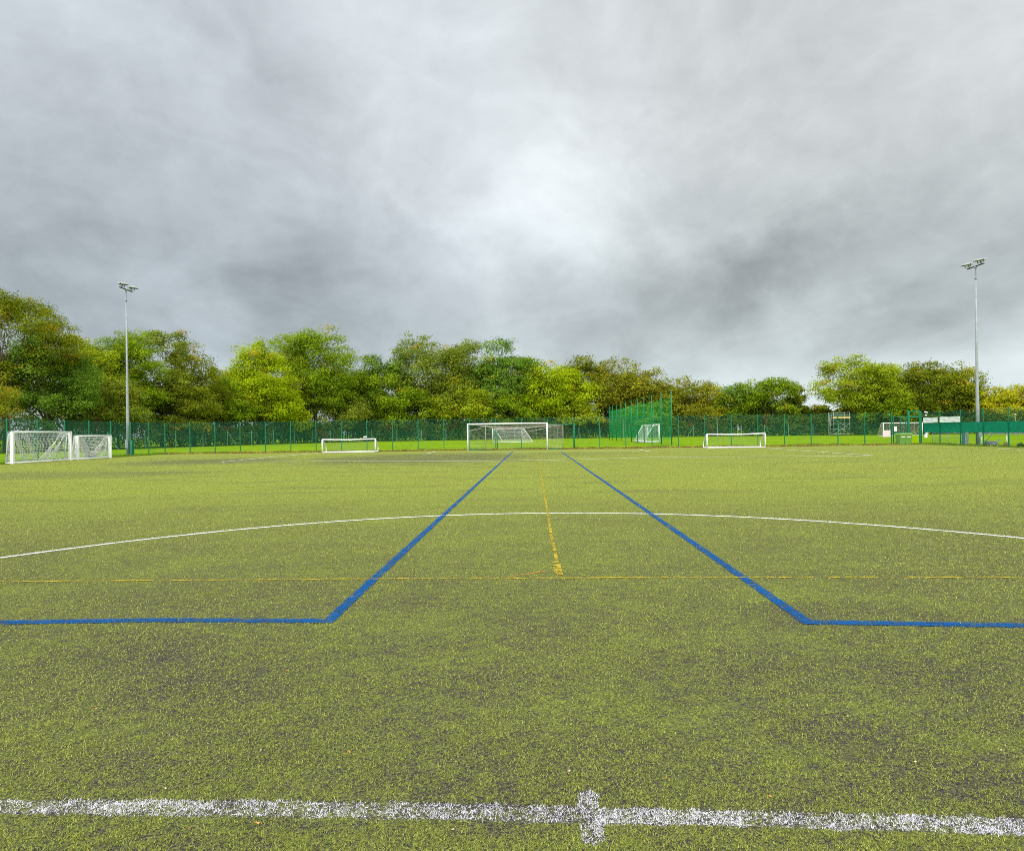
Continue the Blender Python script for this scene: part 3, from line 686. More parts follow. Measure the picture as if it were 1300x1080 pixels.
# ------------------------------------------------------------------ tall ball-stop netting
cx_, ys_ = 18.0, [738 * 18.0 / (p - 650) for p in (852.6, 839.6, 827.6, 817.7, 809.4, 801.6, 794.4, 788.4, 782.6, 777.7, 773.6)]
r = thing('ball_stop_netting', 'row of tall green poles holding green ball-stop netting on the grass', 'netting', (cx_, ys_[0], -0.03))
for i, yy in enumerate(ys_):
    MB().tube((0, yy - ys_[0], 0), (0.02, yy - ys_[0], 6.25), 0.065, 0.045, 8).box((0, yy - ys_[0], 6.25), (0.05, 0.2, 0.05)).obj('pole', M['green'], r, True)
A = []; B = []
for a, b_ in zip(ys_[:-1], ys_[1:]):
    s_ = net_lines((0.08, a - ys_[0], 5.35), (0.08, b_ - ys_[0], 5.35), (0.08, b_ - ys_[0], 0.45), (0.08, a - ys_[0], 0.45), round((b_ - a) / 0.12), 44, (0.12, 0, -0.15), 8, 0.03)
    A.append(s_[0]); B.append(s_[1])
# return wing at the far end and behind
s_ = net_lines((0.08, ys_[-1] - ys_[0], 5.6), (9.2, ys_[-1] - ys_[0] + 4, 5.6), (9.2, ys_[-1] - ys_[0] + 4, 0.4), (0.08, ys_[-1] - ys_[0], 0.4), 80, 44, (0, 0.2, -0.3), 10, 0.03); A.append(s_[0]); B.append(s_[1])
put('green_net', strand_mesh('green_net', np.concatenate(A), np.concatenate(B), 0.0046), M['cage'], r)
for k in range(1, 3):
    MB().tube((9.2 * k / 2, ys_[-1] - ys_[0] + 2 * k, 0), (9.2 * k / 2, ys_[-1] - ys_[0] + 2 * k, 6.0), 0.06, 0.045, 8).obj('pole', M['green'], r, True)

# ------------------------------------------------------------------ floodlights
def mast(label, x, y, hgt, side):
    r = thing('floodlight_mast', label, 'floodlight', (x, y, -0.03), 0, 'floodlight masts beside the pitch')
    MB().path([(0, 0, 0), (0, 0, 3), (0, 0, 8), (0, 0, hgt)], [0.15, 0.13, 0.09, 0.045], 14).obj('mast', M['galv'], r, True)
    MB().tube((0, 0, 0), (0, 0, 0.05), 0.27, n=16).tube((0, 0, hgt - 1.0), (0, 0, hgt - 0.9), 0.10, n=12).tube((0, 0, hgt - 0.1), (0, 0, hgt + 0.05), 0.09, n=12).obj('collar', M['galv'], r, True)
    MB().box((0.0, -0.2, 1.1), (0.24, 0.1, 0.75)).obj('access_door', M['galv'], r)
    ar = MB().box((0, 0, hgt + 0.06), (0.09, 1.75, 0.08)); 
    for s in (-1, 1): ar.tube((0, s * 0.62, hgt + 0.05), (side * 0.1, s * 0.62, hgt + 0.30), 0.03)
    ar.obj('cross_arm', M['dark'], r)
    for s in (-1, 1):
        R = Matrix.Rotation(side * math.radians(7), 3, 'Y'); c0 = Vector((side * 0.14, s * 0.66, hgt + 0.42))
        h_ = MB(); vs = []
        prof = [(-0.40, 0.12, -0.03), (-0.34, 0.25, 0.02), (0.0, 0.27, 0.08), (0.28, 0.26, 0.07), (0.42, 0.19, 0.01), (0.46, 0.14, -0.03)]
        ring = []
        for (px, hw_, tz) in prof:
            k = [(px * side, -hw_, -0.05), (px * side, -hw_ * 0.9, tz), (px * side, hw_ * 0.9, tz), (px * side, hw_, -0.05)]
            ring.append(k)
        V = [c0 + R @ Vector(p) for k in ring for p in k]; n = len(ring); F = []
        for i in range(n - 1):
            for j in range(4): F.append((i * 4 + j, i * 4 + (j + 1) % 4, (i + 1) * 4 + (j + 1) % 4, (i + 1) * 4 + j))
        F += [(3, 2, 1, 0), tuple((n - 1) * 4 + j for j in range(4))]
        h_.add(V, F); lo = h_.obj('lamp_head', M['lamp'], r)
        g_ = MB().box(c0 + R @ Vector((side * 0.06, 0, -0.07)), (0.74, 0.46, 0.035), R); g_.obj('lamp_glass', M['glass'], lo)
        y_ = MB().box(c0 + R @ Vector((0, -0.31, -0.10)), (0.05, 0.02, 0.24), R).box(c0 + R @ Vector((0, 0.31, -0.10)), (0.05, 0.02, 0.24), R).box(c0 + R @ Vector((0, 0, -0.22)), (0.06, 0.64, 0.03), R); y_.obj('yoke', M['dark'], lo)
    return r
mast('tall grey two-lamp floodlight mast behind the left fence', -34.75, 52.6, 15.0, 1)
mast('tall grey two-lamp floodlight mast behind the right windbreak', 39.1, 48.8, 15.0, -1)
r = thing('control_box', 'green metal control cabinet at the foot of the left floodlight', 'cabinet', (-34.32, 52.5, -0.03))
MB().box((0, 0, 0.70), (0.22, 0.26, 1.4)).box((0, 0, 1.43), (0.27, 0.31, 0.05)).box((0, 0, 0.05), (0.27, 0.31, 0.1)).obj('cabinet_body', M['green'], r)
MB().box((0.0, -0.145, 0.75), (0.18, 0.02, 1.2)).box((0.06, -0.165, 0.8), (0.03, 0.03, 0.12)).obj('cabinet_door', M['teal'], r)
r = thing('control_box', 'slim grey control cabinet at the foot of the right floodlight', 'cabinet', (38.35, 49.2, -0.03))
MB().box((0, 0, 0.62), (0.34, 0.3, 1.24)).box((0, 0, 1.26), (0.4, 0.36, 0.04)).obj('cabinet_body', M['teal'], r)
MB().box((0.0, -0.165, 0.66), (0.28, 0.02, 1.1)).box((0.1, -0.185, 0.66), (0.02, 0.02, 0.1)).obj('cabinet_door', M['galv'], r)

# ------------------------------------------------------------------ right fence: windbreak, banners, signs
rd = (RN - CR).normalized(); rn = Vector((rd.y, -rd.x, 0))             # rn points to the pitch? fixed below
if rn.x > 0: rn = -rn
def on_right(y): t = (CR.y - y) / (CR.y - RN.y); return CR + (RN - CR) * t
def strip(name, label, cat, ya, yb, z0, z1, m, n=40, amp=0.02, off=0.10, group=None, thick=0.012):
    a, b_ = on_right(ya), on_right(yb); r0 = a + rn * off; vs = []; fs = []
    for i in range(n + 1):
        t = i / n; p = (a + (b_ - a) * t) - a
        for side_ in (0, 1):
            for j in range(6):
                z = z0 + (z1 - z0) * j / 5
                w = amp * (math.sin(t * n * 0.9 + j) * 0.4 + math.sin(t * n * 0.37 + 2 * j) * 0.6)
                vs.append(p + rn * (w + side_ * thick) + Vector((0, 0, z + (0.006 * math.sin(t * n * 0.5) if j == 5 else 0))))
    for i in range(n):
        for j in range(5):
            a_ = i * 12 + j; fs.append((a_, a_ + 12, a_ + 13, a_ + 1)); a_ += 6; fs.append((a_, a_ + 1, a_ + 13, a_ + 12))
        fs.append((i * 12, i * 12 + 6, i * 12 + 18, i * 12 + 12)); fs.append((i * 12 + 5, i * 12 + 17, i * 12 + 23, i * 12 + 11))
    fs.append((0, 1, 2, 3, 4, 5, 11, 10, 9, 8, 7, 6)); k = n * 12; fs.append(tuple(k + i for i in (6, 7, 8, 9, 10, 11, 5, 4, 3, 2, 1, 0)))
    mb = MB().add(vs, fs); o = mb.obj(name, m, None, loc=r0); tag(o, label, cat, group); return o
strip('windbreak', 'long green windbreak sheet tied along the right side fence', 'windbreak', 54.1, 26.5, 1.12, 1.96, M['screen'], 160, 0.005, -0.052)
strip('banner', 'shorter white banner above the windbreak, next to the gate', 'banner', 53.95, 52.05, 1.99, 2.46, M['banner'], 16, 0.012, group='banners on the right fence')
strip('banner', 'longer white banner above the windbreak, nearer the right floodlight', 'banner', 51.75, 49.3, 1.99, 2.48, M['banner'], 20, 0.012, group='banners on the right fence')

def board(label, p, w, h_, m, cat='sign', name='sign', extra=None, rz=0.0, group=None):
    r = thing(name, label, cat, p, rz, group)
    MB().box((0, 0, 0), (w, 0.012, h_)).obj('sign_panel', m, r)
    MB().box((-w * 0.4, 0.012, h_ * 0.4), (0.03, 0.012, 0.03)).box((w * 0.4, 0.012, h_ * 0.4), (0.03, 0.012, 0.03)).obj('bracket', M['galv'], r)
    if extra: extra(r)
    return r
fy = lambda x: CL.y + (CR.y - CL.y) * (x - CL.x) / (CR.x - CL.x)
def fpos(px, py, off=0.13):
    p = P(px, py, 54.4); p.y = fy(p.x) - off; return p
def redborder(r):
    m = MB()
    for z in (-0.29, 0.29): m.box((0, -0.009, z), (0.68, 0.005, 0.025))
    for x in (-0.33, 0.33): m.box((x, -0.009, 0), (0.02, 0.005, 0.56))
    m.obj('printed_border', M['red'], r)
board('faded pink and white square sign low on the mesh beside the gate', fpos(1125.3, 550.3), 0.72, 0.62, M['pink'])
board('small white notice on the mesh gate above the bins', fpos(1136.3, 544.5), 0.24, 0.44, M['sign'])
board('tiny white notice on the far mesh above the left low goal', fpos(458.6, 554.7), 0.34, 0.13, M['sign'])
board('small blue notice on the gate post', fpos(1172.8, 547.0, 0.2), 0.2, 0.3, M['blue'])
def redtab(r): MB().box((0.13, -0.009, 0), (0.06, 0.006, 0.28)).obj('printed_tab', M['red'], r)
board('small white notice with a red edge on the gate post', fpos(1174.6, 549.0, 0.24), 0.32, 0.3, M['sign'], extra=redtab)
board('white notice hanging low on the barrier right of the gate', Vector((on_right(53.6).x - 0.16, 53.5, 0.80)), 0.3, 0.34, M['sign'])

r = thing('security_light', 'small white lamp and round sensor on top of the gate post', 'lamp', fpos(1173.2, 525, 0.1))
MB().box((0.05, -0.05, 0.13), (0.24, 0.16, 0.1), Matrix.Rotation(0.25, 3, 'Y')).obj('lamp_head', M['white'], r)
mm = MB()
for i in range(6):
    a_, b2 = math.pi * i / 6 - math.pi / 2, math.pi * (i + 1) / 6 - math.pi / 2
    mm.tube((0.05, -0.05, -0.16 + 0.09 * math.sin(a_)), (0.05, -0.05, -0.16 + 0.09 * math.sin(b2)), max(0.003, 0.09 * math.cos(a_)), max(0.003, 0.09 * math.cos(b2)), 10, False)
mm.obj('sensor', M['whiteworn'], r, True)
MB().box((-0.02, 0, 0), (0.05, 0.05, 0.4)).obj('bracket', M['dark'], r)

# perimeter rail outside the right fence
r = thing('perimeter_rail', 'low white post and rail barrier outside the right fence', 'railing', (CR.x + 1.15, 49.0, -0.03), math.atan2(rd.y, rd.x))
MB().tube((0, 0, 1.0), (24, 0, 1.0), 0.06, n=10).obj('rail', M['white'], r, True)
for i in range(10): MB().tube((0.15 + i * 2.6, 0, 0), (0.15 + i * 2.6, 0, 1.0), 0.045).obj('post', M['white'], r, True)
MB().tube((0.2, 0, 0.05), (1.35, 0, 1.05), 0.025).obj('brace', M['galv'], r, True)
r = thing('barrier', 'grey tubular crowd barrier standing behind the fence right of the gate', 'barrier', (CR.x + 0.55, 53.7, -0.03), math.atan2(rd.y, rd.x))
m_ = MB().tube((0, 0, 0.16), (4.0, 0, 0.16), 0.022).tube((0, 0, 1.08), (4.0, 0, 1.08), 0.025)
for x in (0, 2.0, 4.0): m_.tube((x, 0, 0.0), (x, 0, 1.08), 0.024)
m_.obj('frame', M['galv'], r, True)
m_ = MB()
for i in range(1, 20): m_.tube((i * 0.2, 0, 0.16), (i * 0.2, 0, 1.08), 0.008, n=5)
m_.obj('infill_bars', M['galv'], r, True)

# wheelie bins
def bin_(label, x, y, rz):
    r = thing('wheelie_bin', label, 'bin', (x, y, -0.03), rz, 'wheelie bins by the gate')
    b = MB(); V = []
    for (z, w, d) in ((0.06, 0.46, 0.5), (0.10, 0.48, 0.52), (0.9, 0.57, 0.66), (0.96, 0.60, 0.70), (1.0, 0.60, 0.70)):
        V += [(-w / 2, -d / 2, z), (w / 2, -d / 2, z), (w / 2, d / 2, z), (-w / 2, d / 2, z)]
    F = [(3, 2, 1, 0)] + [(i * 4 + j, i * 4 + (j + 1) % 4, i * 4 + 4 + (j + 1) % 4, i * 4 + 4 + j) for i in range(4) for j in range(4)] + [(16, 17, 18, 19)]
    b.add(V, F).obj('bin_body', M['binm'], r)
    l = MB(); V = []
    for (z, w, d, oy) in ((1.005, 0.63, 0.74, 0), (1.04, 0.63, 0.74, 0), (1.09, 0.52, 0.6, 0.03)):
        V += [(-w / 2, -d / 2 + oy, z), (w / 2, -d / 2 + oy, z), (w / 2, d / 2 + oy, z), (-w / 2, d / 2 + oy, z)]
    F = [(3, 2, 1, 0)] + [(i * 4 + j, i * 4 + (j + 1) % 4, i * 4 + 4 + (j + 1) % 4, i * 4 + 4 + j) for i in range(2) for j in range(4)] + [(8, 9, 10, 11)]
    l.add(V, F).obj('lid', M['binlid'], r)
    for s in (-1, 1): MB().tube((s * 0.26, 0.27, 0.1), (s * 0.31, 0.27, 0.1), 0.1, n=14).obj('wheel', M['rubber'], r, True)
    MB().tube((-0.25, 0.39, 0.97), (0.25, 0.39, 0.97), 0.018).obj('handle', M['binm'], r, True)
    s_ = MB().box((0, -0.335, 0.78), (0.36, 0.012, 0.09), Matrix.Rotation(math.radians(-5), 3, 'X')).obj('sticker', M['sign'], r)
    MB().box((0, -0.343, 0.82), (0.36, 0.012, 0.02), Matrix.Rotation(math.radians(-5), 3, 'X')).obj('sticker_edge', M['red'], s_)
yb = fy(36) - 0.75
bin_('left-hand green wheelie bin of the pair in front of the gate', XH(1143.3, yb), yb, 0.05)
bin_('right-hand green wheelie bin of the pair in front of the gate', XH(1151.6, yb), yb + 0.05, -0.06)

# small trolley and weeds at the right fence
r = thing('roller_trolley', 'small grey wheeled trolley with a pale lid at the foot of the right fence', 'trolley', (XH(1255, 46.6) + 0.35, 46.8, -0.03), -0.1)
MB().box((0, 0, 0.27), (0.72, 0.5, 0.24), top=0.92).obj('body', M['grey'], r)
MB().box((0.0, 0, 0.425), (0.78, 0.54, 0.05), Matrix.Rotation(0.05, 3, 'Y')).obj('lid', M['barerail'], r)
for sx in (-0.24, 0.26):
    w_ = MB().tube((sx, -0.29, 0.12), (sx, -0.24, 0.12), 0.12, n=14).tube((sx, 0.24, 0.12), (sx, 0.29, 0.12), 0.12, n=14).obj('wheel', M['rubber'], r, True)
    MB().tube((sx, -0.3, 0.12), (sx, -0.286, 0.12), 0.05, n=10).obj('hub', M['sign'], w_, True)
MB().path([(0.36, -0.18, 0.3), (0.62, -0.18, 0.5), (0.62, 0.18, 0.5), (0.36, 0.18, 0.3)], 0.016).obj('handle', M['galv'], r, True)

# scaffold tower by the trees
ty = 124.0; tx = XH(1065.5, ty)
r = thing('scaffold_tower', 'tall pale scaffold viewing tower with a yellow platform near the trees', 'scaffold', (tx, ty, -0.03), 0.06)
W2, D2, HT, PZ = 1.75, 0.9, 5.0, 3.75
for sx in (-1, 1):
    for sy in (-1, 1):
        MB().tube((sx * W2, sy * D2, 0.15), (sx * W2, sy * D2, HT), 0.036).obj('upright', M['barerail'], r, True)
        MB().tube((sx * W2 - 0.04, sy * D2, 0.1), (sx * W2 + 0.04, sy * D2, 0.1), 0.1, n=12).obj('castor', M['rubber'], r, True)
m_ = MB()
for z in (0.4, 1.5, 2.6, 4.4, HT - 0.05):
    for sy in (-1, 1): m_.tube((-W2, sy * D2, z), (W2, sy * D2, z), 0.024)
    for sx in (-1, 1): m_.tube((sx * W2, -D2, z), (sx * W2, D2, z), 0.024)
for sy in (-1, 1):
    m_.tube((-W2, sy * D2, 0.4), (W2, sy * D2, 2.6), 0.022).tube((W2, sy * D2, 1.5), (-W2, sy * D2, 3.6), 0.022).tube((W2, sy * D2, 0.4), (0, sy * D2, 1.5), 0.03)
m_.obj('bracing', M['barerail'], r, True)
MB().box((0, 0, PZ), (W2 * 2 - 0.12, D2 * 2 - 0.12, 0.08)).box((0, -D2 + 0.04, PZ + 0.13), (W2 * 2 + 0.3, 0.05, 0.36)).obj('platform', M['board'], r)
m_ = MB()
for s in (-0.25, 0.25): m_.tube((-W2 - 0.55, s, 0.0), (-W2 - 0.12, s, 4.6), 0.03)
for i in range(14): m_.tube((-W2 - 0.55 + 0.43 * (i + 1) / 15, -0.25, 4.6 * (i + 1) / 15), (-W2 - 0.55 + 0.43 * (i + 1) / 15, 0.25, 4.6 * (i + 1) / 15), 0.018, n=6)
m_.obj('ladder', M['barerail'], r, True)

r = thing('lamp_post', 'short distant lamp post showing above the windbreak at the right edge', 'lamp post', (XH(1289, 108), 108, -0.03))
MB().tube((0, 0, 0), (0, 0, 3.6), 0.06, 0.045).obj('pole', M['galv'], r, True)
MB().tube((0, 0, 3.6), (0, 0, 3.95), 0.22, 0.05, 12).tube((0, 0, 3.42), (0, 0, 3.6), 0.1, 0.2, 12).obj('lantern', M['lamp'], r, True)

# ------------------------------------------------------------------ foliage
FOL = leafmat('foliage', trans=0.42)
def crown_arrays(rg, cx, cy, zc, rx, ry, rz, leaf, n, colA, colB, autumn, holes=0.0, nl=None, flat=0.75, gap=1.0):
    """leaf clumps spread over lobes in an ellipsoid; returns V,F,C"""
    nl = nl or int(16 + rx * 1.3)
    u = rg.normal(size=(nl, 3)); u /= np.linalg.norm(u, axis=1)[:, None]; rad = rg.uniform(0.35, 0.78, nl)[:, None]
    lc = u * rad * np.array((rx, ry, rz)); lc[:, 2] = np.where(lc[:, 2] < 0, lc[:, 2] * 0.9, lc[:, 2])
    lr = rg.uniform(0.26, 0.42, nl) * min(rx, rz) * (1.12 - 0.3 * rad[:, 0])
    ns = max(6, int(15 * gap)); m = nl * ns
    s = rg.normal(size=(m, 3)); s /= np.linalg.norm(s, axis=1)[:, None]; s[:, 2] = np.where(s[:, 2] < -0.3, -s[:, 2], s[:, 2])
    li = np.repeat(np.arange(nl), ns)
    sr = lr[li] * rg.uniform(0.70, 1.10, m)
    sc_ = lc[li] + s * sr[:, None]
    e = np.sqrt(((sc_ / np.array((rx, ry, rz))) ** 2).sum(1)); keep = e < rg.uniform(0.90, 1.03, m)
    keep &= rg.random(m) > holes
    sc_ = sc_[keep]; li = li[keep]; m = len(sc_)
    cr = (0.055 + 0.080 * rg.random(m)) * min(rx, rz) + leaf * 0.9
    wgt = cr ** 2; k = rg.choice(m, n, p=wgt / wgt.sum())
    q = rg.normal(size=(n, 3)); q /= np.linalg.norm(q, axis=1)[:, None]
    rr_ = rg.random(n) ** 0.28
    # each clump is a ragged, flattened spray, open underneath
    p = sc_[k] + q * (rr_ * cr[k])[:, None] * np.array((1.05, 1.05, 0.85)) * (1 + 0.25 * rg.normal(size=n).clip(-1, 1.6))[:, None]
    under = (q[:, 2] < -0.15) & (rg.random(n) < 0.6); p[under, 2] += (0.7 * cr[k] * 0.85)[under]
    core = rg.random(n) < 0.13; kk = rg.integers(0, nl, n); q3 = rg.normal(size=(n, 3)); q3 *= (rg.random(n) ** 0.4 * 0.80 / np.linalg.norm(q3, axis=1))[:, None]
    p[core] = (lc[kk] + q3 * lr[kk][:, None])[core]
    qn = np.where(core[:, None], 0, q)
    lo, hi = np.percentile(p[:, 0], (1.0, 99.0)); p[:, 0] = (p[:, 0] - (lo + hi) / 2) * (2 * rx / (hi - lo))
    hz_ = np.percentile(p[:, 2], 99.4); p[:, 2] = np.where(p[:, 2] > 0, p[:, 2] * rz / hz_, p[:, 2])
    nrm = p / (np.array((rx, ry, rz)) ** 2) ; nrm /= np.linalg.norm(nrm, axis=1)[:, None] + 1e-6
    nrm = nrm * 0.4 + qn * 0.7 + rg.normal(size=(n, 3)) * 0.45 + np.array((0, 0, 0.45)); nrm /= np.linalg.norm(nrm, axis=1)[:, None]
    t1 = np.cross(nrm, rg.normal(size=(n, 3))); t1 /= np.linalg.norm(t1, axis=1)[:, None]; t2 = np.cross(nrm, t1)
    L_ = (leaf * rg.uniform(0.55, 1.25, n))[:, None]; Wd = L_ * rg.uniform(0.45, 0.8, n)[:, None]
    c0 = p + np.array((cx, cy, zc))
    V = np.stack([c0 - t1 * L_ * 0.5, c0 + t2 * Wd * 0.5 + t1 * L_ * 0.08, c0 + t1 * L_ * 0.5, c0 - t2 * Wd * 0.5 + t1 * L_ * 0.08], 1)
    F = np.arange(n * 4).reshape(n, 4)
    lt = rg.random(nl)[li][k]; sb = rg.random(m)[k]
    t = np.clip(0.40 * lt + 0.50 * sb + 0.25 * rg.random(n) - 0.08, 0, 1)[:, None]
    C = np.array(colA) * (1 - t) + np.array(colB) * t
    au = (rg.random(m) < autumn)[k] & (rg.random(n) < 0.7) | (rg.random(n) < autumn * 0.25)
    tt = rg.random(n)[:, None]; ac = np.array((0.40, 0.33, 0.02)) * tt + np.array((0.34, 0.20, 0.02)) * (1 - tt)
    C = np.where(au[:, None], ac, C) * rg.uniform(0.8, 1.2, n)[:, None] * 1.24
    return V.reshape(-1, 3), F, np.repeat(C, 4, axis=0), lc
PAL = {  # dark leaf, light leaf, share of autumn leaves
    'oak': ((0.075, 0.100, 0.006), (0.24, 0.27, 0.014), 0.08),
    'cool': ((0.060, 0.125, 0.012), (0.20, 0.31, 0.032), 0.02),
    'mid': ((0.080, 0.140, 0.006), (0.27, 0.36, 0.014), 0.03),
    'olive': ((0.095, 0.130, 0.012), (0.28, 0.33, 0.032), 0.04),
    'yellow': ((0.15, 0.22, 0.004), (0.41, 0.48, 0.012), 0.03),
    'rust': ((0.115, 0.125, 0.010), (0.31, 0.31, 0.022), 0.08),
    'light': ((0.125, 0.175, 0.006), (0.38, 0.44, 0.020), 0.05),
    'gold': ((0.24, 0.25, 0.008), (0.50, 0.48, 0.018), 0.10),
    'dark': ((0.065, 0.090, 0.006), (0.20, 0.235, 0.014), 0.06),
}
def line_depth(px):
    xs = [-80, 0, 100, 200, 300, 450, 600, 760, 935, 1090, 1300, 1400]; ds = [62, 68, 82, 91, 107, 136, 141, 146, 143, 132, 127, 125]
    return float(np.interp(px, xs, ds))
tree_i = 0
def tree(px, top, hw_, kind, label, dz=3.0, low=3.0, dens=1.0, holes=0.0, name='broadleaf_tree', squash=1.0, gap=1.0):
    global tree_i; tree_i += 1; rg = np.random.default_rng(100 + tree_i)
    d = line_depth(px) + dz; hy = HY - (px - 650) * math.tan(ROLL)
    x = XH(px, d); h = (hy - top) / FPX * d + EYE; R_ = 1.10 * hw_ / FPX * d
    rz = (h - low) / 2; zc = low + (h - low) / 2
    leaf = 0.0031 * d; n = int(dens * 15 * math.pi * R_ * rz / (leaf * leaf) * 1.25); n = min(max(n, 6000), 75000)
    A_, B_, au = PAL[kind]
    V, F, C, lc = crown_arrays(rg, 0, 0, zc, R_, R_ * 0.9 * squash, rz, leaf, n, A_, B_, au, holes, gap=gap)
    r = thing(name, label, 'tree', (x, d, -0.05), 0, 'trees along the field edge')
    put('crown', npmesh('crown', V, F, C), FOL, r)
    t = MB(); tr_ = max(0.16, h * 0.017)
    fork = low + (h - low) * 0.22
    t.path([(0, 0, 0), (0.1 * tr_, 0, 0.4), (rg.normal() * 0.2, 0, fork * 0.5), (rg.normal() * 0.3, rg.normal() * 0.3, fork)], [tr_ * 1.5, tr_ * 1.1, tr_ * 0.95, tr_ * 0.8], 9)
    t.obj('trunk', M['bark'], r, True)
    t = MB(); fk = Vector((0, 0, fork * 0.9))
    for i in range(min(len(lc), 13)):
        e = Vector(lc[i]) + Vector((0, 0, zc)); mid_ = fk.lerp(e, 0.5) + Vector((rg.normal() * 0.3, rg.normal() * 0.3, 0.3))
        t.path([fk + Vector((rg.normal() * 0.08, rg.normal() * 0.08, rg.uniform(-0.5, 0.3))), mid_, e], [tr_ * 0.42, tr_ * 0.24, tr_ * 0.07], 6)
        for q in range(2):
            e2 = e.lerp(mid_, 0.4) + Vector(rg.normal(size=3)) * R_ * 0.22; t.path([mid_.lerp(e, 0.3), e2], [tr_ * 0.13, tr_ * 0.035], 5)
    t.obj('limbs', M['bark'], r, True)
    return r
tree(8, 372, 70, 'oak', 'huge dark oak-like tree at the left edge, tallest of the whole row', dz=7, low=3.5, holes=0.12)
tree(58, 434, 52, 'cool', 'bushy blue-green tree in front of the huge tree at the left edge', dz=2, low=1.5, dens=1.2)
tree(-30, 470, 42, 'rust', 'low rusty-leaved tree cut by the left edge behind the first goal', dz=1, low=1.0)
tree(112, 427, 40, 'light', 'thin airy pale green tree between the blue-green tree and the left floodlight', dz=6, low=2.5, holes=0.25, dens=0.8)
tree(166, 423, 40, 'mid', 'mid green tree directly behind the left floodlight mast', dz=5, low=1.5)
tree(206, 420, 30, 'olive', 'tall thin-crowned tree just right of the left floodlight mast', dz=7, low=2.5, holes=0.3, dens=0.75)
tree(246, 434, 38, 'oak', 'sparse brown-tinged tree with sky showing through, second right of the left mast', dz=5, low=2.0, holes=0.3, dens=0.8)
tree(150, 482, 34, 'olive', 'low twiggy yellowish bush-tree at the foot of the left mast', dz=0, low=1.0, dens=0.8, holes=0.1)
tree(228, 492, 40, 'dark', 'low dark tree under the sparse brown-tinged one', dz=1, low=0.8)
tree(328, 436, 42, 'yellow', 'tall yellow-green tree right of the dip in the skyline', dz=6, low=3, dens=1.1)
tree(334, 477, 38, 'yellow', 'lower bright yellow-green tree in front of the tall yellow-green one', dz=1, low=1.5, dens=1.2)
tree(290, 482, 30, 'mid', 'short green tree filling the dip in the skyline', dz=4, low=1.0)
tree(400, 420, 44, 'mid', 'high round-topped tree above the left low goal', dz=5, low=2.0, dens=1.1)
tree(373, 508, 18, 'yellow', 'small bright leafy sapling drooping towards the far fence', dz=-1.5, low=1.0)
tree(464, 457, 34, 'mid', 'middling green tree right of the high round-topped one', dz=4, low=1.5)
tree(435, 500, 30, 'olive', 'low olive tree at the foot of the high round-topped one', dz=0.5, low=0.8)
tree(546, 429, 54, 'olive', 'broad dome-shaped tree with small sky gaps, left of the full-size goal', dz=7, low=2.5, holes=0.15, dens=1.1)
tree(597, 434, 30, 'olive', 'narrow-topped tree directly above the left post of the full-size goal', dz=8, low=2.5, holes=0.15)
tree(515, 492, 32, 'mid', 'low green tree at the left foot of the broad dome-shaped tree', dz=1, low=0.8)
tree(583, 484, 38, 'light', 'low pale tree with twiggy front branches, left of the full-size goal', dz=1, low=0.8)
tree(640, 433, 40, 'cool', 'tall cool green tree directly above the full-size goal', dz=6, low=3, holes=0.12)
tree(650, 500, 34, 'mid', 'low green tree behind the full-size goal', dz=0.5, low=0.8)
tree(702, 461, 46, 'yellow', 'rounded yellow-green tree above the right post of the full-size goal', dz=4, low=1.5, dens=1.2)
tree(744, 454, 28, 'oak', 'dark pointed tree right of the rounded yellow-green one', dz=8, low=3)
tree(776, 457, 34, 'rust', 'rust-tinged tree left of the ball-stop netting with sky gaps low down', dz=7, low=3, holes=0.25, dens=0.8)
tree(735, 508, 26, 'light', 'low pale green tree at the foot of the rust-tinged tree', dz=0.5, low=0.8)
tree(820, 470, 34, 'rust', 'brownish tree rising behind the middle of the ball-stop netting', dz=6, low=1.5)
tree(872, 482, 38, 'rust', 'orange-brown tree just right of the ball-stop netting', dz=5, low=1.0)
tree(822, 512, 30, 'cool', 'low green tree directly behind the ball-stop netting', dz=0, low=0.6)
tree(908, 492, 26, 'gold', 'ochre tree between the orange-brown tree and the green pair', dz=6, low=1.0, holes=0.1)
tree(934, 487, 24, 'cool', 'smaller of two fresh green trees above the right low goal', dz=4, low=0.8)
tree(982, 481, 32, 'mid', 'larger of two fresh green trees above the right low goal', dz=3, low=1.0, dens=1.1)
tree(1011, 491, 11, 'olive', 'wispy narrow tree in the gap left of the scaffold tower', dz=5, low=2, holes=0.3, dens=0.7)
tree(1036, 514, 22, 'rust', 'low russet bush in the skyline gap left of the scaffold tower', dz=8, low=0.3, name='broadleaf_bush')
tree(1090, 453, 46, 'light', 'big broad yellowish-green tree above the scaffold tower', dz=2, low=1.5, dens=1.25)
tree(1124, 506, 30, 'mid', 'low green tree under the right side of the broad yellowish one', dz=0, low=0.8)
tree(1172, 461, 44, 'dark', 'big dark green tree above the banners, left of the right floodlight', dz=4, low=1.0, dens=1.2)
tree(1222, 464, 36, 'oak', 'big dark tree directly behind the right floodlight mast', dz=5, low=1.0, dens=1.1)
tree(1262, 492, 22, 'gold', 'low golden tree just right of the right floodlight mast', dz=1, low=0.8)
tree(1292, 489, 26, 'gold', 'golden tree at the right edge of the row', dz=2, low=0.8)
tree(1335, 486, 26, 'rust', 'rusty tree cut off beyond the right edge', dz=0, low=0.8)

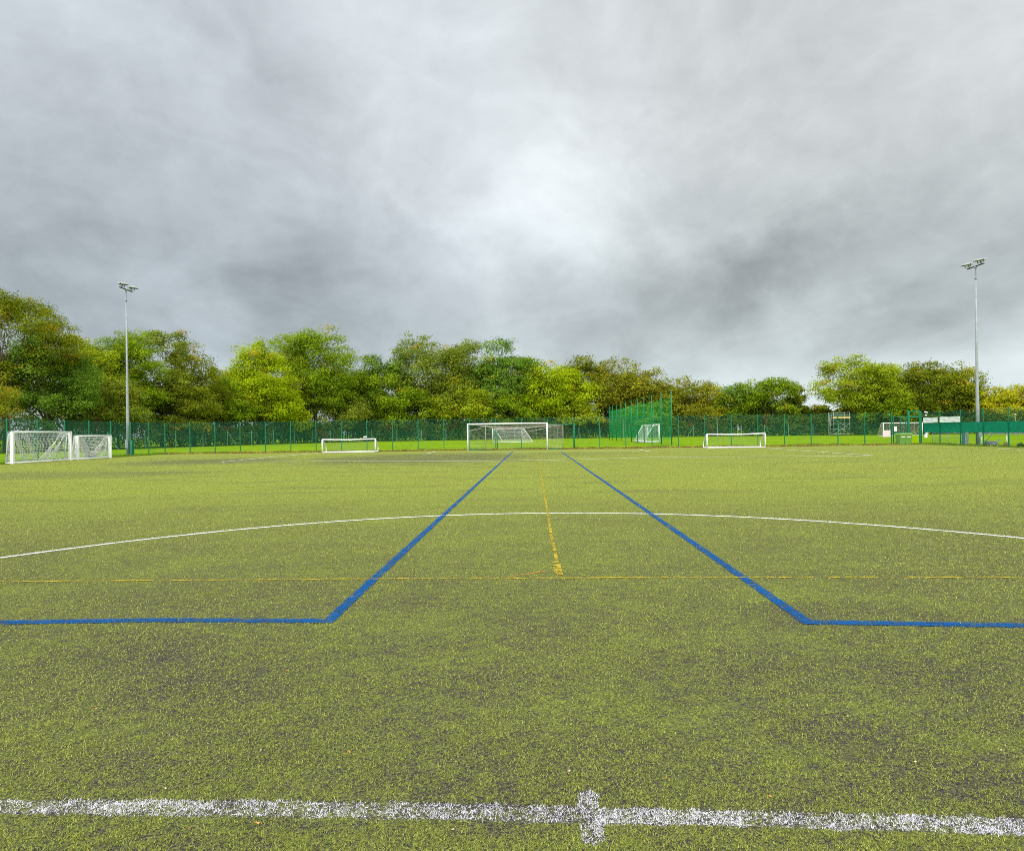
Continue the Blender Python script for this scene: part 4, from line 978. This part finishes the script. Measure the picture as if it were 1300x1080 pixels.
tree(266, 468, 26, 'olive', 'olive tree in the skyline notch between the sparse brown-tinged and yellow-green trees', dz=7, low=1.0)
tree(358, 442, 34, 'light', 'pale green tree squeezed between the yellow-green and high round-topped trees', dz=9, low=1.5)
tree(440, 452, 30, 'mid', 'green shoulder tree at the right side of the high round-topped one', dz=8, low=1.0)
tree(492, 452, 34, 'cool', 'blue-green tree at the left shoulder of the broad dome-shaped tree', dz=6, low=1.0)
tree(672, 462, 30, 'olive', 'olive tree wedged between the cool green and rounded yellow-green trees', dz=8, low=1.0)
tree(798, 474, 28, 'oak', 'dark green tree wedged between the two brownish trees behind the netting', dz=9, low=1.0)
tree(848, 483, 28, 'olive', 'olive tree showing above the tallest netting pole', dz=8, low=1.0)
tree(955, 490, 28, 'mid', 'green tree linking the two fresh green trees', dz=6, low=0.8)
tree(1140, 472, 30, 'olive', 'olive tree wedged between the broad yellowish and big dark trees', dz=7, low=0.8)
tree(92, 458, 30, 'mid', 'green tree wedged behind the blue-green bushy one near the left edge', dz=9, low=1.0)
tree(136, 436, 32, 'cool', 'cool green tree just left of the left floodlight mast', dz=9, low=1.0)

# undergrowth and the wood behind, which read as one mass
def massif(name, off, zlo, zhi, n, thick, colA, colB, au, leafk, seed):
    rg = np.random.default_rng(seed); P_ = np.array([(-95, 40)] + TL); sg = np.diff(P_, axis=0); ln = np.linalg.norm(sg, axis=1); cum = np.r_[0, np.cumsum(ln)]
    # weight towards more leaves where they are nearer
    t = rg.uniform(0, cum[-1], n); i = np.clip(np.searchsorted(cum, t) - 1, 0, len(sg) - 1); f = (t - cum[i]) / ln[i]
    base_ = P_[i] + sg[i] * f[:, None]; nv = np.stack([-sg[i][:, 1], sg[i][:, 0]], 1) / ln[i][:, None]
    hgt = zlo + (zhi - zlo) * (0.55 * vnoise(t * 0.13 + seed, t * 0) + 0.45 * vnoise(t * 0.5, t * 0 + 3.3))
    hgt = hgt * (np.interp(base_[:, 0], (35, 62), (1.0, 0.60)) if zhi > 8 else 1.0)
    a = rg.random(n) ** 0.6; z = a * hgt
    o_ = off + thick * (rg.random(n) - 0.5) * np.sqrt(np.clip(1 - (z / hgt) ** 2, 0.05, 1)) + 0.9 * (vnoise(t * 0.6, z * 0.6) - 0.5) * 2
    p = np.stack([base_[:, 0] + nv[:, 0] * o_, base_[:, 1] + nv[:, 1] * o_, z], 1) + rg.normal(size=(n, 3)) * 0.2
    p[:, 2] = np.clip(p[:, 2], 0.02, None)
    dist = p[:, 1]; leaf = leafk * dist
    nrm = rg.normal(size=(n, 3)) * 0.7 + np.array((0, -0.3, 0.5)); nrm /= np.linalg.norm(nrm, axis=1)[:, None]
    t1 = np.cross(nrm, rg.normal(size=(n, 3))); t1 /= np.linalg.norm(t1, axis=1)[:, None]; t2 = np.cross(nrm, t1)
    L_ = (leaf * rg.uniform(0.6, 1.3, n))[:, None]; Wd = L_ * 0.65
    V = np.stack([p - t1 * L_ * 0.5, p + t2 * Wd * 0.5, p + t1 * L_ * 0.5, p - t2 * Wd * 0.5], 1).reshape(-1, 3)
    q = np.clip(0.6 * vnoise(t * 0.9, z * 0.9) + 0.5 * rg.random(n) - 0.05, 0, 1)[:, None]
    C = np.array(colA) * (1 - q) + np.array(colB) * q
    am = (vnoise(t * 0.7 + 40, z * 0.7) < au)[:, None]; C = np.where(am, np.array((0.19, 0.13, 0.03)), C) * rg.uniform(0.75, 1.2, n)[:, None]
    o = put(name, npmesh(name, V, np.arange(n * 4).reshape(n, 4), np.repeat(C, 4, axis=0)), FOL); tag(o, None, None, kind='stuff'); return o
massif('hedge_undergrowth', 2.0, 2.8, 5.2, 170000, 3.0, (0.05, 0.095, 0.014), (0.17, 0.24, 0.03), 0.22, 0.0034, 5)
massif('woodland', 11.0, 8.0, 13.5, 150000, 5.0, (0.06, 0.09, 0.010), (0.19, 0.24, 0.020), 0.12, 0.0042, 8)

# grass tufts and leaf litter along the fence line
def tufts():
    rg = np.random.default_rng(3); n = 60000
    seg = [(CL, CR, 0.52), (LN, CL, 0.24), (CR, RN, 0.24)]; Vs = []; Cs = []
    for a, b_, sh in seg:
        k = int(n * sh); t = rg.random(k); d = (b_ - a); L_ = d.length; nv = np.array((-d.y, d.x)) / L_
        off = rg.normal(0.15, 0.6, k) if sh > 0.3 else rg.normal(0.1, 0.5, k)
        x = a.x + d.x * t + nv[0] * off; y = a.y + d.y * t + nv[1] * off
        hN = vnoise(t * L_ * 1.4, t * 0 + a.x); hh = rg.uniform(0.03, 0.16, k) * (0.4 + 1.3 * hN); az = rg.uniform(0, 6.28, k); w = rg.uniform(0.01, 0.03, k)
        keep = ~((x > -33.2) & (x < 37.6) & (y < fy(x) - 0.95))
        V = np.zeros((k, 3, 3)); V[:, 0] = np.stack([x - np.cos(az) * w, y - np.sin(az) * w, 0 * x - 0.03], 1); V[:, 1] = np.stack([x + np.cos(az) * w, y + np.sin(az) * w, 0 * x - 0.03], 1)
        V[:, 2] = np.stack([x + rg.normal(0, 0.04, k), y + rg.normal(0, 0.04, k), hh], 1)
        q = rg.random(k)[:, None]; C = np.array((0.09, 0.20, 0.008)) * (1 - q) + np.array((0.24, 0.36, 0.02)) * q
        C = np.where((rg.random(k) < 0.12)[:, None], np.array((0.34, 0.30, 0.08)), C)
        Vs.append(V[keep]); Cs.append(C[keep])
    V = np.concatenate(Vs).reshape(-1, 3); C = np.repeat(np.concatenate(Cs), 3, axis=0)
    o = put('verge_grass', npmesh('verge_grass', V, np.arange(len(V)).reshape(-1, 3), C), FOL); tag(o, None, None, kind='stuff')
    k = 15000; cl = rg.uniform(CL.x, CR.x, 70); w = rg.uniform(0.2, 1.4, 70); i = rg.integers(0, 70, k)
    x = np.where(rg.random(k) < 0.8, cl[i] + rg.normal(0, 1, k) * w[i], rg.uniform(CL.x, CR.x, k)); x = np.clip(x, CL.x, CR.x)
    y = fy(x) - 0.80 + rg.normal(0, 0.16, k); s = rg.uniform(0.025, 0.07, k); z = rg.uniform(-0.02, 0.09, k) + 0.02; az = rg.uniform(0, 6.28, k)
    tl = rg.normal(0, 0.5, k)
    V = np.stack([np.stack([x + np.cos(az + j * 1.57) * s * (1 if j % 2 else .6), y + np.sin(az + j * 1.57) * s, z + np.sin(j * 1.57 + tl) * s * 0.5], 1) for j in range(4)], 1)
    q = rg.random(k)[:, None]; C = np.array((0.42, 0.22, 0.06)) * (1 - q) + np.array((0.55, 0.42, 0.14)) * q; C = np.where((rg.random(k) < 0.3)[:, None], np.array((0.16, 0.09, 0.04)), C)
    o = put('leaf_litter', npmesh('leaf_litter', V.reshape(-1, 3), np.arange(k * 4).reshape(k, 4), np.repeat(C, 4, axis=0)), FOL); tag(o, None, None, kind='stuff')
tufts()

def weed(label, x, y, s, n, seed, cA, cB, spread=0.5):
    rg = np.random.default_rng(seed); az = rg.uniform(0, 6.28, n); l = rg.uniform(0.3, 1, n) * s; el = rg.uniform(0.3, 1.3, n) if s < 1 else rg.uniform(1.15, 1.55, n)
    ex, ey, ez = np.cos(az) * np.cos(el) * l, np.sin(az) * np.cos(el) * l, np.sin(el) * l; w = min(0.018 + 0.05 * s, 0.04)
    V = np.stack([np.stack([ex * .3, ey * .3, ez * .3], 1), np.stack([ex * .8 - np.sin(az) * w, ey * .8 + np.cos(az) * w, ez * .8], 1), np.stack([ex * 1.1, ey * 1.1, ez], 1), np.stack([ex * .8 + np.sin(az) * w, ey * .8 - np.cos(az) * w, ez * .8], 1)], 1)
    q = rg.random(n)[:, None]; C = np.array(cA) * (1 - q) + np.array(cB) * q
    r = thing('weed', label, 'plant', (x, y, -0.03)); put('leaves', npmesh('leaves', V.reshape(-1, 3), np.arange(n * 4).reshape(n, 4), np.repeat(C, 4, 0)), FOL, r)
    put('stems', strand_mesh('stems', np.zeros((n // 4, 3)), np.stack([ex, ey, ez], 1)[: n // 4] * 0.95, 0.006), M['bark'], r)
weed('low spreading weed at the foot of the right fence near the right edge', 38.15, 43.6, 0.42, 220, 11, (0.07, 0.12, 0.02), (0.22, 0.16, 0.05))
weed('pale dead weed under the windbreak beyond the right floodlight', 38.4, 45.2, 0.5, 60, 12, (0.30, 0.20, 0.08), (0.42, 0.33, 0.14))

# fallen leaves on the turf
lm = mat('dry_leaf', (0.55, 0.27, 0.08), 0.8, noise=(40, 0.35)); lm2 = mat('pale_dry_leaf', (0.62, 0.48, 0.28), 0.8, noise=(40, 0.3))
def leafmesh(seed):
    rg = random.Random(seed); V = [(0, 0, 0.004)]; n = 14
    for i in range(n):
        a = 2 * math.pi * i / n; r_ = 0.5 * (0.55 + 0.45 * abs(math.cos(a * 2.5 + 0.3))) * (1.25 if i == 0 else 1)
        V.append((r_ * math.cos(a), 0.62 * r_ * math.sin(a), 0.10 + 0.12 * math.sin(a * 2) + rg.uniform(-0.04, 0.06)))
    V += [(x, y, z - 0.02) for x, y, z in V]; k = n + 1
    F = [(0, 1 + i, 1 + (i + 1) % n) for i in range(n)] + [(k, k + 1 + (i + 1) % n, k + 1 + i) for i in range(n)] + [(1 + i, k + 1 + i, k + 1 + (i + 1) % n, 1 + (i + 1) % n) for i in range(n)]
    me = bpy.data.meshes.new('fallen_leaf'); me.from_pydata(V, [], F); me.update(); return me
LM = [leafmesh(1), leafmesh(2)]; LM[0].materials.append(lm); LM[1].materials.append(lm2)
spots = [(1011, 845), (1161, 970), (976, 1013), (885, 757), (444, 957), (722, 982), (846, 990), (1270, 955), (120, 902), (331, 955), (506, 829), (63, 893), (240, 1055), (575, 1056), (326, 1048),
         (1094, 812), (925, 640), (1030, 652), (910, 684), (1185, 610), (1230, 702), (1275, 702), (968, 725), (848, 622), (365, 853), (210, 1003), (1075, 705)]
for k, (px, py) in enumerate(spots):
    g2 = G(px, py); o = put('fallen_leaf', LM[k % 2], None, None, loc=(g2[0], g2[1], 0.012), rot=(random.uniform(-.3, .3), random.uniform(-.3, .3), random.uniform(0, 6)))
    s = random.uniform(0.013, 0.024) * (1 + g2[1] * 0.04); o.scale = (s, s * 0.55, s)
    tag(o, 'tiny curled orange leaf lying on the worn turf' if k % 2 == 0 else 'tiny pale dry leaf lying on the worn turf', 'leaf', 'fallen leaves on the turf')
